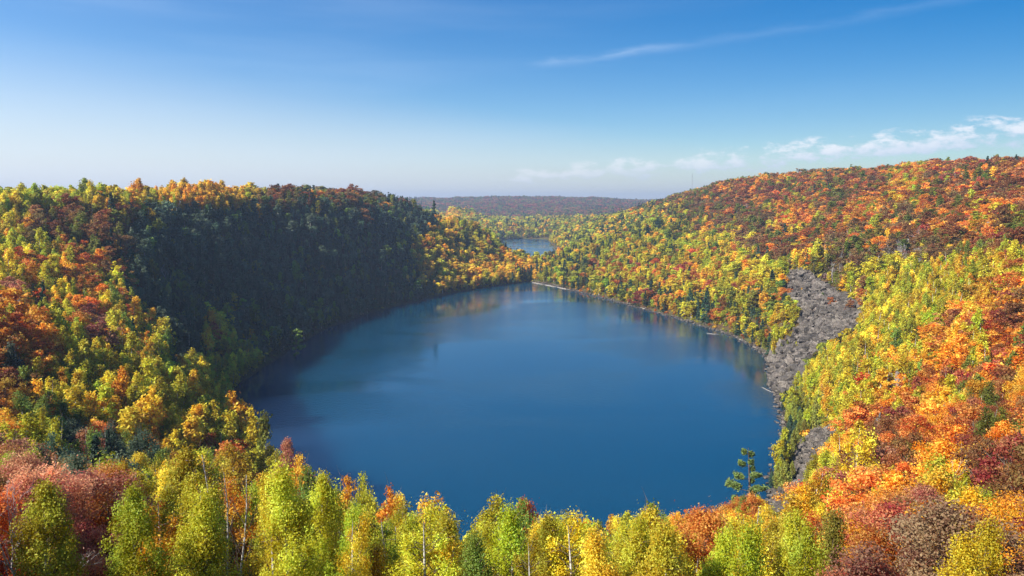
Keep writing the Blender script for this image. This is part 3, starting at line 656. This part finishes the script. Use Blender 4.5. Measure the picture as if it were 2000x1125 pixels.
# clear sight of the pine, the bare birch and the near pink maple
for (ua, ub_, va, vb2, Yd) in [(1440,1495,880,955,158),(375,525,850,1300,52),(1500,1560,900,985,215),(90,230,930,1110,29)]:
    ok &= ~((ut > ua) & (ut < ub_) & (vt < vb2) & (PY < Yd))
PX, PY, RD, PH, HT, kinds, tints, CLS, ut, vt = (a_[ok] for a_ in (PX, PY, RD, PH, HT, kinds, tints, CLS, ut, vt))
n = len(PX)
WD = np.clip(rng.normal(1.0, .15, n), .7, 1.4); fr_ = RD > 400; WD[fr_] = np.clip(rng.normal(1.0, .3, n), .6, 1.8)[fr_]; WD[(RD < 135) & (kinds == 'birch')] *= .84
big = (RD > 230) & (kinds == 'maple'); WD[big] *= 1.3; big2 = (RD > 420) & (kinds == 'birch') & (CLS != 'D'); WD[big2] *= 1.25
JT = rng.normal(size=(n, 3))
def tintcol(name, j, r):
    c = np.array(T_[name]); v = 1+.20*j[0]
    c = c*np.clip(v, .6, 1.4); c = c*(1+np.array([.10, -.02, 0])*j[1]); return np.clip(c, .005, .85)

# ------------------------------------------------------------------ which trees show largest: paint crowns front to back
BW, BH = 1000, 563; buf = np.full((BH, BW), -1, np.int32)
NK = 4200
order = np.argsort(RD)
allx = np.concatenate([hx, PX]); ally = np.concatenate([hy, PY]); allh = np.concatenate([[h_[3] for h_ in HERO], PH]); allH = np.concatenate([[h_[4] for h_ in HERO], HT])
allk = [h_[0] for h_ in HERO]+list(kinds); nh = len(HERO)
allW = np.concatenate([[h_[6] for h_ in HERO], WD])
ordr = np.argsort(np.hypot(allx, ally))
tu, tv = project(allx, ally, allh+allH); bu, bv = project(allx, ally, allh+allH*.3)
KR = {'birch': .16, 'aspen': .15, 'maple': .26, 'oak': .3, 'spruce': .12, 'cedar': .16, 'pine': .16, 'bare': .1}
vis = np.zeros(len(allx), int)
for i in ordr:
    d = math.hypot(allx[i], ally[i])
    if d > 900: break
    top, bot = tv[i]/2, bv[i]/2; cu = tu[i]/2
    if bot < 0 or top > BH or cu < -40 or cu > BW+40: continue
    hw = max(1.0, KR[allk[i]]*allH[i]*allW[i]*F/d/2*.92)
    y0, y1 = int(max(0, top)), int(min(BH, bot+1)); x0, x1 = int(max(0, cu-hw)), int(min(BW, cu+hw+1))
    if y1 <= y0 or x1 <= x0: continue
    yy, xx = np.mgrid[y0:y1, x0:x1]; cyv = (top+bot)/2; hh = max(1, (bot-top)/2)
    m_ = (((xx-cu)/hw)**2+((yy-cyv)/hh)**2 < 1) & (buf[y0:y1, x0:x1] < 0)
    vis[i] = m_.sum(); buf[y0:y1, x0:x1][m_] = i
CAP = {'birch': 300, 'maple': 300, 'spruce': 120, 'cedar': 60, 'bare': 70, 'aspen': 90, 'pine': 20, 'oak': 0}
chosen = []
for k_ in CAP:
    ids = [i for i in range(nh, len(allx)) if allk[i] == k_ and vis[i] >= 24]
    ids.sort(key=lambda i: -vis[i]); chosen += ids[:max(0, CAP[k_]-sum(1 for h_ in HERO if h_[0] == k_))]
chosen_set = set(chosen)

# ------------------------------------------------------------------ labels
CW = {'lime': 'lime', 'lemon': 'lemon-yellow', 'gold': 'gold', 'amber': 'amber', 'orange': 'orange', 'rust': 'rust-red', 'crimson': 'crimson', 'pink': 'pinkish',
      'green': 'green', 'dusky': 'dusky green', 'evergreen': 'dark', 'olive': 'olive', 'brown': 'brown', 'grey': 'grey', 'mossy': 'green'}
KN = {'birch': 'birch', 'aspen': 'aspen', 'maple': 'maple', 'spruce': 'spruce', 'cedar': 'cedar', 'pine': 'pine', 'bare': 'leafless tree', 'oak': 'oak'}
def zone(u, v, d):
    if d < 120:
        if u < 340: return "in the near bottom-left corner"
        if u < 700: return "on the near slope, lake's left"
        if u < 1000: return "in the near treeline, left half"
        if u < 1450: return "in the near treeline, right half"
        return "on the near bottom-right slope"
    if u < 500:
        if v < 410: return 'along the left ridge skyline'
        if d > 300: return 'high on the left hillside'
        if v < 700: return "on the left slope by the cliff"
        return "on the lower left slope"
    if u < 1040: return "under the shaded cliff" if u < 810 else 'on the sunlit point beyond the cliff'
    if u < 1500: return 'along the far right shore' if v > 540 else 'on the distant right hillside'
    if v < 420: return "on the right ridge top"
    if v < 560: return 'above the large rockslide'
    if v < 760: return "beside the large rockslide"
    return "above the near rockslide"
ORD = ['leftmost', 'second from left', 'third from left', 'fourth from left', 'fifth from left', 'sixth from left', 'seventh from left', 'eighth from left', 'ninth from left', 'tenth from left']
def make_labels(items):
    """items: list of dict(kind,tint,H,wd,u,v,d); adds 'label'"""
    def base(i, lvl):
        z = zone(i['u'], i['v'], i['d']); sz = ''
        rel = i['H']; sz = 'tall ' if rel > 11.4 else 'small ' if rel < 8.2 else ''
        wdw = 'broad ' if i['wd'] > 1.1 else 'slim ' if i['wd'] < .88 else ''
        if lvl == 0: return f"{sz}{wdw}{CW[i['tint']]} {KN[i['kind']]} {z}"
        nb = i['nb']; L = f"{sz}{wdw}{CW[i['tint']]} {KN[i['kind']]} {z}, {nb}"
        if len(L.split()) > 15: L = f"{sz or wdw}{CW[i['tint']]} {KN[i['kind']]} {z}, {nb}"
        if len(L.split()) > 15: L = f"{CW[i['tint']]} {KN[i['kind']]} {z}, {nb}"
        return L
    us = np.array([i['u'] for i in items]); vs = np.array([i['v'] for i in items])
    for a, i in enumerate(items):
        d2 = (us-i['u'])**2+(vs-i['v'])**2*1.3; d2[a] = 1e9; b_ = items[int(np.argmin(d2))]
        dx, dy = b_['u']-i['u'], b_['v']-i['v']
        rel = ('left of' if dx > 0 else 'right of') if abs(dx) > abs(dy) else ('above' if dy > 0 else 'below')
        i['nb'] = f"{rel} {'an' if CW[b_['tint']][0] in 'aeo' else 'a'} {CW[b_['tint']]} {KN[b_['kind']] if b_['kind'] != 'bare' else 'bare tree'}"
        i['label'] = base(i, 0)
    from collections import defaultdict
    g_ = defaultdict(list)
    for i in items: g_[i['label']].append(i)
    for l, L in g_.items():
        if len(L) > 1:
            for i in L: i['label'] = base(i, 1)
    g_ = defaultdict(list)
    for i in items: g_[i['label']].append(i)
    for l, L in g_.items():
        if len(L) > 1:
            L.sort(key=lambda i: i['u'])
            for k, i in enumerate(L):
                w_ = (l.split(', ')[0] if len(L) > 2 or len(l.split()) > 12 else l)
                i['label'] = l
                pre = ['leftmost', 'rightmost'] if len(L) == 2 else ORD if len(L) <= 10 else ORD+['farther right']*99
                i['label'] = pre[k].replace(' from left', '-from-left') + ' ' + l
GROUPS = {'birch': 'birches on the lake slopes', 'aspen': 'bare-stemmed aspens along the left ridge', 'maple': 'maples on the lake slopes', 'spruce': 'spruces among the autumn trees',
          'cedar': 'cedars near the shore', 'pine': 'pines around the lake', 'bare': 'leafless trees among the maples'}
def lod_of(d): return 0 if d < 62 else 1 if d < 170 else 2 if d < 430 else 3 if d < 1100 else 4
def build_tree(it):
    lod = min(lod_of(it['d']), 2) if it['kind'] != 'pine' else 1 if it['d'] < 300 else 2; var = it.get('var', random.randrange(NV[lod])) % NV[lod]
    if it.get('bareleafy'):
        stems, br, cr_, lv = bare_birch()
        pm = None
        special = [('trunk', mk_mesh('trunk', v_, q_, [BIRCHB], smooth=True)) for v_, q_ in stems]+[('branches', mk_mesh('branches', br[0], br[1], [BARKT], smooth=True)), ('crown', mk_mesh('crown', cr_[0], cr_[1], [LEAF], attrs={'lv': ('FLOAT', lv.astype(np.float32))}))]
    elif it['kind'] != 'pine': pm = parts_of(it['kind'], lod, var)
    nm = {'bare': 'leafless_tree'}.get(it['kind'], it['kind']+'_tree')
    e = new_obj(nm, None, label=it['label'], category='tree')
    if it.get('group'): e['group'] = it['group']
    e.location = (it['x'], it['y'], it['z']-.15); e.rotation_euler = (random.gauss(0, .03), random.gauss(0, .03), random.random()*6.28 if 'rot' not in it else it['rot'])
    s = it['H']/10; sw = s*it['wd'] if s > 1.0 or it['kind'] not in ('birch', 'maple') else (s*.75+.25)*it['wd']
    e.scale = (sw, sw, s)
    plist = pine_parts(lod, var) if it['kind'] == 'pine' else special if it.get('bareleafy') else list(zip(('trunk', 'branches', 'crown'), pm))
    for pn, me in plist:
        if me is None: continue
        o = new_obj(pn, me, e)
        if pn in ('crown', 'bough'): o.color = (*it['col'], 1)
def pine_parts(lod, var):
    key = ('boughs', lod, var)
    if key not in _pm:
        tr = pine('pine', lod, 300+var*17)[0]; L = [('trunk', mk_mesh('trunk', tr[0], tr[1], [DARKB], smooth=True))]
        for b_, lf in pine.boughs:
            V, Q = join([b_, lf]); nb = len(b_[1])
            lv = np.concatenate([np.zeros(len(b_[0])), np.repeat(.4+.5*rng.random(len(lf[1])), 4)])
            L.append(('bough', mk_mesh('bough', V, Q, [DARKB, NEED], midx=np.r_[np.zeros(nb), np.ones(len(lf[1]))], attrs={'lv': ('FLOAT', lv.astype(np.float32))})))
        _pm[key] = L
    return _pm[key]
items = []
for h_, i in zip(HERO, range(nh)):
    kind, x, y, g0, H, tn, wd, lb, var = h_
    items.append(dict(kind=kind, x=x, y=y, z=g0, H=H, wd=wd, tint=tn, u=tu[i], v=tv[i], d=math.hypot(x, y), label=lb, hero=1, col=tintcol(tn, [0, 0, 0], 0), var=var if var < 9 else 0, bareleafy=var == 9, group=GROUPS[kind] if kind in ('cedar',) else None))
for i in chosen:
    j = i-nh
    items.append(dict(kind=kinds[j], x=PX[j], y=PY[j], z=PH[j], H=HT[j], wd=WD[j], tint=tints[j], u=tu[i], v=(tv[i]+bv[i])/2, d=RD[j], col=tintcol(tints[j], JT[j], RD[j]), group=GROUPS[kinds[j]]))
hl = {id(i): i['label'] for i in items if 'hero' in i}
make_labels(items)
for i in items:
    if 'hero' in i: i['label'] = hl[id(i)]
for it in items: build_tree(it)

# ------------------------------------------------------------------ the rest of each kind: one object per kind, grown by geometry nodes
def gn_scatter(name, pts, rotz, scl, idx, tint, protos, label):
    coll = bpy.data.collections.new(name+'_sources')
    for k, o in enumerate(protos): o.name = f"s{k:03d}_{o.name}"; coll.objects.link(o)
    me = bpy.data.meshes.new(name); nn = len(pts); me.vertices.add(nn); me.vertices.foreach_set('co', np.asarray(pts, np.float32).ravel())
    for an, ty, arr, fld in (('rotz', 'FLOAT', rotz, 'value'), ('scl', 'FLOAT_VECTOR', scl, 'vector'), ('pidx', 'INT', idx, 'value'), ('tint', 'FLOAT_COLOR', np.c_[tint, np.ones(nn)], 'color')):
        a_ = me.attributes.new(an, ty, 'POINT'); a_.data.foreach_set(fld, np.asarray(arr, np.int32 if ty == 'INT' else np.float32).ravel())
    ng = bpy.data.node_groups.new(name, 'GeometryNodeTree')
    ng.interface.new_socket('Geometry', in_out='INPUT', socket_type='NodeSocketGeometry'); ng.interface.new_socket('Geometry', in_out='OUTPUT', socket_type='NodeSocketGeometry')
    N = ng.nodes; Lk = ng.links
    gi = N.new('NodeGroupInput'); go = N.new('NodeGroupOutput'); ip = N.new('GeometryNodeInstanceOnPoints'); ci = N.new('GeometryNodeCollectionInfo')
    ci.inputs['Collection'].default_value = coll; ci.inputs['Separate Children'].default_value = True; ci.inputs['Reset Children'].default_value = True
    def na_(nm, ty):
        q = N.new('GeometryNodeInputNamedAttribute'); q.data_type = ty; q.inputs['Name'].default_value = nm; return q.outputs['Attribute']
    cx = N.new('ShaderNodeCombineXYZ'); Lk.new(na_('rotz', 'FLOAT'), cx.inputs[2])
    ip.inputs['Pick Instance'].default_value = True
    Lk.new(gi.outputs[0], ip.inputs['Points']); Lk.new(ci.outputs[0], ip.inputs['Instance']); Lk.new(na_('pidx', 'INT'), ip.inputs['Instance Index'])
    Lk.new(cx.outputs[0], ip.inputs['Rotation']); Lk.new(na_('scl', 'FLOAT_VECTOR'), ip.inputs['Scale']); Lk.new(ip.outputs[0], go.inputs[0])
    o = new_obj(name, me, kind='stuff', label=label)
    md = o.modifiers.new('scatter', 'NODES'); md.node_group = ng
    return o
rest = np.array([i not in chosen_set for i in range(nh, len(allx))])
lods = np.array([lod_of(d) for d in RD])
SNAME = {'birch': ('birch_woods', 'yellow and lime birches filling the slopes round the lake'), 'aspen': ('aspen_stand', 'more bare-stemmed aspens along the left ridge'), 'maple': ('maple_woods', 'orange and rust maples covering the ridges'),
         'spruce': ('spruce_woods', 'dark spruces scattered through the far slopes'), 'cedar': ('cedar_thicket', 'small cedars scattered near the shores'), 'bare': ('leafless_thicket', 'grey leafless trees among the maples')}
for k_, (nm, lb) in SNAME.items():
    ids = np.where(rest & (kinds == k_))[0]
    if not len(ids): continue
    protos = []; base = {}
    for l in sorted(set(lods[ids])):
        l_ = int(l); base[int(l)] = (len(protos), NV[l_]); protos += [joined(k_, l_, v) for v in range(NV[l_])]
    pid = np.array([base[int(lods[i])][0]+int(rng.integers(base[int(lods[i])][1])) for i in ids])
    s = HT[ids]/10; sw = np.where(np.isin(kinds[ids], ['birch', 'maple']), np.where(s > 1, s, s*.75+.25), s)*WD[ids]
    sw = sw*np.where(RD[ids] > 1200, 1.5, np.where(RD[ids] > 600, 1.22, 1.08))*np.where(RD[ids] > 2600, 1.35, 1.0)
    tc_ = np.array([tintcol(tints[i], JT[i], RD[i]) for i in ids])
    gn_scatter(nm, np.c_[PX[ids], PY[ids], PH[ids]-.2], rng.random(len(ids))*6.28, np.c_[sw, sw, s], pid, tc_, protos, lb)

# undergrowth
def shrub(lod, seed):
    rg = np.random.default_rng(seed); N = [1400, 420, 90][lod]; S = [.17, .33, .8][lod]
    th = rg.random(N)*6.28; el_ = rg.random(N)*1.5; rad = .55+.5*rg.random(N)
    P = np.stack([np.cos(th)*np.cos(el_)*rad*1.5, np.sin(th)*np.cos(el_)*rad*1.5, np.sin(el_)*rad*1.7], 1)
    V, Q = leaves(P, S, rg, outw=P/2, flat=.4)
    return bpy.data.objects.new('shrub', mk_mesh('shrub', V, Q, [LEAFI], attrs={'lv': ('FLOAT', np.repeat(rg.random(N), 4).astype(np.float32))}))
UX = []; UY = []; r_ = 14.0
while r_ < 1000:
    s = 2.0 if r_ < 90 else 2.6 if r_ < 260 else 4.2
    amax = R(55 if r_ < 70 else 42); k = int(2*amax*r_/s); a = (np.arange(k)+rng.random(k))/k*2*amax-amax; q = r_+(rng.random(k)-.5)*s
    UX.append(q*np.sin(a)); UY.append(q*np.cos(a)); r_ += s
UX = np.concatenate(UX); UY = np.concatenate(UY); UH = raster_height(UX, UY); UR = np.hypot(UX, UY)
kp = (sdist(UX, UY, LAKE) > 1.6) & (sdist(UX, UY, FARLAKE) > 2) & ((UH+4-CAMZ)/UR > horizon(UX, UY)-.012)
uu, vv = project(UX, UY, UH+.5); uu2, vv2 = project(UX, UY, UH+2.0); zz = (UY > 90) & (UX > 20)
kp &= ~((uu < 480) & (vv < 412) & (UR > 380))
for S in (SCREE1, SCREE2):
    kp &= ~(zz & ((sdist(uu, vv, S) < 2) | (sdist(uu2, vv2, S) < 0)))
UX, UY, UH, UR, uu, vv = (a_[kp] for a_ in (UX, UY, UH, UR, uu, vv))
UC = classes(uu, vv, rng)
UT = {'D': ['dusky', 'evergreen', 'dusky', 'olive'], 'R': ['rust', 'brown', 'orange', 'crimson', 'olive'], 'O': ['orange', 'gold', 'rust', 'olive'], 'P': ['pink', 'brown', 'rust', 'olive'], 'K': ['brown', 'olive', 'grey'], 'B': ['brown', 'rust', 'olive'],
      'S': ['olive', 'lime', 'green', 'brown'], 'C': ['olive', 'lime', 'green'], 'F': ['brown', 'rust'], 'M': ['gold', 'lime', 'orange', 'olive']}
tn_ = [random.choice(UT.get(c_, ['lime', 'lemon', 'olive', 'green', 'gold'])) for c_ in UC]
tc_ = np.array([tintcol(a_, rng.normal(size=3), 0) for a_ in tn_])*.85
ul = np.where(UR < 90, 0, np.where(UR < 260, 1, 2)); pid = ul*3+rng.integers(0, 3, len(UX)); s = np.clip(rng.normal(1.0, .3, len(UX)), .4, 1.9)*np.where(UR > 260, 1.5, 1.0)
s *= np.where(sdist(UX, UY, LAKE) < 6, .6, 1)
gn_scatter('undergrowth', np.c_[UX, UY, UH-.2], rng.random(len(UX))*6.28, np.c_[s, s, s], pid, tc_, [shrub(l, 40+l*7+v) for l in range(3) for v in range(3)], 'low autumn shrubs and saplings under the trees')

# ------------------------------------------------------------------ rocks
def rockgeo(rg, sub=0):
    if sub == 0:
        c_ = np.array([(x, y, z) for x in (-1, 1) for y in (-1, 1) for z in (-1, 1)], float)*.5
        c_ += rg.normal(size=(8, 3))*.13
        Q = np.array([[0, 1, 3, 2], [4, 6, 7, 5], [0, 4, 5, 1], [2, 3, 7, 6], [0, 2, 6, 4], [1, 5, 7, 3]])
        return c_, Q
    import bmesh
    bm = bmesh.new(); bmesh.ops.create_cube(bm, size=1.0)
    bmesh.ops.subdivide_edges(bm, edges=bm.edges[:], cuts=sub, use_grid_fill=True)
    bm.verts.ensure_lookup_table(); V = np.array([v.co[:] for v in bm.verts]); Q = np.array([[v.index for v in f.verts] for f in bm.faces]); bm.free()
    sph = V/np.linalg.norm(V, axis=1, keepdims=True)*.62
    V = V*.6+sph*.4; V += (rg.random(V.shape)-.5)*.17*(1.0 if sub < 3 else .5)
    for _ in range(5):     # chip flat facets off
        nn = rg.normal(size=3); nn /= np.linalg.norm(nn); dd = V@nn; lim_ = .36+.1*rg.random()
        V -= np.outer(np.maximum(dd-lim_, 0), nn)
    return V, Q
def scatter_in(S, n, box):
    out = []
    while len(out) < n:
        x = rng.uniform(box[0], box[1], 4000); y = rng.uniform(box[2], box[3], 4000); z = raster_height(x, y); u, v = project(x, y, z+.3)
        m_ = (sdist(u, v, S) < 3) & (sdist(x, y, LAKE) > -1.2)
        out += list(zip(x[m_], y[m_], z[m_]))
    return out[:n]
P1 = np.array([hit(u, v, 0) for u, v in SCREE1]);
box1 = (100, 260, 290, 520); box2 = (55, 150, 180, 285)
pts = scatter_in(SCREE1, 2300, box1); pts2 = scatter_in(SCREE2, 2000, box2)
def rock_field(name, pts, label, smin, smax):
    VV = []; QQ = []; LV = []; o = 0; rg = np.random.default_rng(11)
    protos = [rockgeo(rg, 0) for _ in range(12)]
    for x, y, z in pts:
        V, Q = protos[rg.integers(12)]; s = smin+(smax-smin)*rg.random()**2.2
        a, b_, c_ = rg.random(3)*6.28; sx = s*np.array([1.25, .85, .6])*(.7+.6*rg.random(3))
        ca, sa = math.cos(a), math.sin(a); Rz = np.array([[ca, -sa, 0], [sa, ca, 0], [0, 0, 1]]); tb = (b_/6.28-.5)*1.9; Rx = np.array([[1, 0, 0], [0, math.cos(tb), -math.sin(tb)], [0, math.sin(tb), math.cos(tb)]])
        W_ = (V*sx)@Rx.T@Rz.T+np.array([x, y, z+s*.55*rg.random()]); VV.append(W_); QQ.append(Q+o); o += len(V); LV.append(np.full(len(V), rg.random()))
    me = mk_mesh(name, np.concatenate(VV), np.concatenate(QQ), [ROCK], attrs={'lv': ('FLOAT', np.concatenate(LV).astype(np.float32))})
    new_obj(name, me, kind='stuff', label=label)
rock_field('rockslide_rubble', pts, 'grey tumbled stones covering the large rockslide', .9, 3.2)
rock_field('shore_rubble', pts2, 'grey tumbled stones of the small near rockslide', .5, 1.5)
SH = []
P_ = np.array(LAKE)
for a_, b_ in zip(P_[10:34], P_[11:35]):
    L_ = np.linalg.norm(b_-a_)
    for k in range(int(L_*2.6)):
        q = a_+(b_-a_)*rng.random()+rng.normal(size=2)*1.1; SH.append((q[0], q[1], max(gh(q[0], q[1]), -.1)))
rock_field('shoreline_stones', SH, 'tan stones strewn along the right waterline', .25, 1.5)
rg = np.random.default_rng(5); bprot = []
for k in range(6):
    V, Q = rockgeo(rg, 2); bprot.append(mk_mesh('boulder', V, Q, [ROCK], attrs={'lv': ('FLOAT', np.full(len(V), .3+.12*k, np.float32))}))
def boulder(x, y, z, s, label, group, k=None):
    o = new_obj('boulder', bprot[random.randrange(6) if k is None else k], label=label, category='boulder', group=group)
    o.location = (x, y, z+s*.12); o.rotation_euler = (random.gauss(0, .3), random.gauss(0, .3), random.random()*6.28); o.scale = (s*1.3, s*.95, s*.7)
def boulders(S, box, n, s0, s1, where, group):
    L = []
    for x, y, z in scatter_in(S, n*3, box):
        if all((x-a[0])**2+(y-a[1])**2 > (s1*.62)**2 for a in L): L.append((x, y, z))
        if len(L) >= n: break
    ss = [s0+(s1-s0)*random.random()**1.6 for _ in L]
    u, v = project(*np.array(L).T); v0_, v1_ = v.min(), v.max(); u0_, u1_ = u.min(), u.max()
    rows = ['at the top', 'high up', 'in the upper middle', 'in the middle', 'in the lower middle', 'low down', 'at the foot']
    cols = ['left rim', 'left-centre', 'centre', 'right-centre', 'right rim']
    seen = {}
    for q, s, a, b_ in zip(L, ss, u, v):
        rw = rows[min(6, int((b_-v0_)/(v1_-v0_+1e-6)*7))]; near = [c2 for c2, bb in zip(u, v) if abs(bb-b_) < (v1_-v0_)/9]
        cwd = cols[min(4, int(sum(c2 < a for c2 in near)/max(1, len(near))*5))]
        sz = 'very large' if s > s0+(s1-s0)*.7 else 'large' if s > s0+(s1-s0)*.35 else 'angular' if s > s0+(s1-s0)*.12 else 'smaller'
        lab = f"{sz} grey boulder {rw} of {where}, {cwd}"; seen.setdefault(lab, []).append((q, s, a))
    for lab, G in seen.items():
        G.sort(key=lambda e: e[2])
        for k, (q, s, a) in enumerate(G):
            l2 = lab if len(G) == 1 else (['leftmost', 'rightmost'] if len(G) == 2 else ['leftmost', 'next-to-leftmost', 'third-from-left', 'fourth-from-left', 'fifth-from-left', 'sixth-from-left', 'seventh-from-left']+['rightmost']*40)[k]+' '+lab
            boulder(*q, s, l2, group)
boulders(SCREE1, box1, 150, 2.8, 6.4, 'the large rockslide', 'boulders on the large rockslide')
boulders(SCREE2, box2, 60, 1.4, 3.0, 'the near rockslide', 'boulders on the near rockslide')

# rock outcrops in the woods
def outcrop(u, v, Yd, sx, sy, sz, label, mat=PALE, n=5):
    x, y, z = at(u, v, Yd); g_ = gh(x, y)
    e = new_obj('rock_outcrop', None, label=label, category='rock'); e.location = (x, y, g_-.6); e.rotation_euler = (0, 0, -.5)
    rg = np.random.default_rng(int(u))
    for k in range(n):
        V, Q = rockgeo(rg, 6); f = .55+.6*rg.random(); V = V + np.stack([fbm(V[:, 1]*5+k, V[:, 2]*6, 7, 3), fbm(V[:, 0]*5, V[:, 2]*6+k, 8, 3), fbm(V[:, 0]*5, V[:, 1]*5+k, 9, 3)], 1)*.35
        V = V*np.array([sx*f/ n*2.1, sy*f, sz*f*1.2]); me = mk_mesh('rock_block', V, Q, [mat], attrs={'lv': ('FLOAT', np.full(len(V), .2+.6*rg.random(), np.float32))})
        o = new_obj('rock_block', me, e); o.location = ((k+.5-n/2)*sx/n, rg.normal()*sy*.15, sz*.42*f); o.rotation_euler = (rg.normal()*.1, rg.normal()*.1, rg.normal()*.3)
for a in [(1756,745,205,4.5,4,9,'tall pale grey cliff block among orange trees on the right slope'),(1818,480,400,14,6,7,'dark rock ledge high on the right slope under rust trees',ROCK),
          (1945,468,385,7,5,8,'pale rock knob high on the right slope near the edge'),(1768,474,440,6,5,6,'small grey rock left of the dark ledge',ROCK),(1662,462,520,9,5,5,'low grey ledge above the lime birches',ROCK),
          (1740,830,180,5,4,9,'lower grey rock face below the tall cliff block'),(1395,455,860,13,6,6,'dark broken crag on the distant right hillside',ROCK)]:
    outcrop(*a)

# bleached driftwood along the far shore
def log(u0, v0, u1, v1, rad, label, lift=.2):
    a = np.array([*hit(u0, v0), lift]); b_ = np.array([*hit(u1, v1), lift]); m_ = (a+b_)/2+rng.normal(size=3)*[.6, .6, .1]
    V, Q = tube([a, (a+m_)/2, m_, (m_+b_)/2, b_], [rad*.35, rad*.5, rad*.55, rad*.4, rad*.2], 7)
    c0 = V.mean(0); me = mk_mesh('driftwood_log', V-c0, Q, [WEATH], smooth=True)
    o = new_obj('driftwood_log', me, label=label, category='driftwood', group='bleached logs along the shore'); o.location = c0
for a in [(1040,552,1062,556,.75,'bleached log at the far tip of the lake'),(1064,556.5,1086,560.5,.8,'bleached log just right of the far tip'),(1088,561,1112,566,.7,'third bleached log from the far tip'),
          (1127,569,1150,572.5,.9,'bright bleached log on the far right shore before the shoreline spruces'),(1248,601,1264,605,.9,'bleached log left of a pair midway along the right shore'),(1266,605.5,1287,610,.9,'bleached log, right one of the midway pair'),
          (1318,619,1334,624,.5,'short bleached log beyond the midway pair'),(1352,630,1370,635,.55,'bleached log on the right shore before the cedar point'),(1376,637,1396,643,.6,'bleached log left of the orange shore grass'),
          (1436,659,1458,669,.5,'bleached log by the cedars left of the large rockslide'),(1488,757,1516,770,.28,'thin pale log floating off the boulder tip'),(1380,651,1404,653,.35,'yellowish sunken log lying just off the right shore')]: log(*a)

# radio mast on the ridge
x, y, z = at(1352, 352, 1150); g_ = gh(x, y)
e = new_obj('radio_mast', None, label='thin lattice radio mast on the right ridge above the far hills', category='mast'); e.location = (x, y, g_)
MM, t = material('galvanised_steel'); p = t.n('ShaderNodeBsdfPrincipled', ins={'Base Color': (.35, .35, .37, 1), 'Metallic': .6, 'Roughness': .5}); t.n('ShaderNodeOutputMaterial', ins={0: p.outputs[0]})
for k in range(3):
    a = k*2.094; V, Q = tube([(math.cos(a)*.5, math.sin(a)*.5, 0), (math.cos(a)*.2, math.sin(a)*.2, 38)], [.06, .04], 4); new_obj('mast_leg', mk_mesh('mast_leg', V, Q, [MM]), e)
V, Q = join([tube([(math.cos(a)*.48, math.sin(a)*.48, zz_), (math.cos(a+2.094)*.42, math.sin(a+2.094)*.42, zz_+1.6)], [.04, .04], 3) for zz_ in np.arange(.5, 36, 1.6) for a in (0, 2.094, 4.189)]); new_obj('bracing', mk_mesh('bracing', V, Q, [MM]), e)

# ------------------------------------------------------------------ haze
HAZE = 0.00014
if HAZE:
    hm = bpy.data.materials.new('haze'); hm.use_nodes = True; hm.node_tree.nodes.clear(); t = NT(hm.node_tree)
    pv = t.n('ShaderNodeVolumePrincipled', ins={'Color': (.60, .76, 1, 1), 'Density': HAZE, 'Anisotropy': .2})
    t.n('ShaderNodeOutputMaterial', ins={'Volume': pv.outputs[0]})
    zt = max(215.0, float(GH.max())+30); zb = min(-20.0, float(GH.min())-1)
    L = 9300
    V = [(sx*L, sy*L, zt if k else zb) for k in (0, 1) for sx, sy in ((-1, -1), (1, -1), (1, 1), (-1, 1))]
    me = bpy.data.meshes.new('haze'); me.from_pydata(V, [], [(3, 2, 1, 0), (4, 5, 6, 7), (0, 1, 5, 4), (1, 2, 6, 5), (2, 3, 7, 6), (3, 0, 4, 7)]); me.materials.append(hm); me.update()
    new_obj('haze', me, kind='stuff', label='thin bluish autumn haze over the far hills')
print('TREES', n, 'individual', len(items), {k: sum(1 for i in items if i['kind'] == k) for k in CAP}, 'ground z', GH.min(), GH.max())
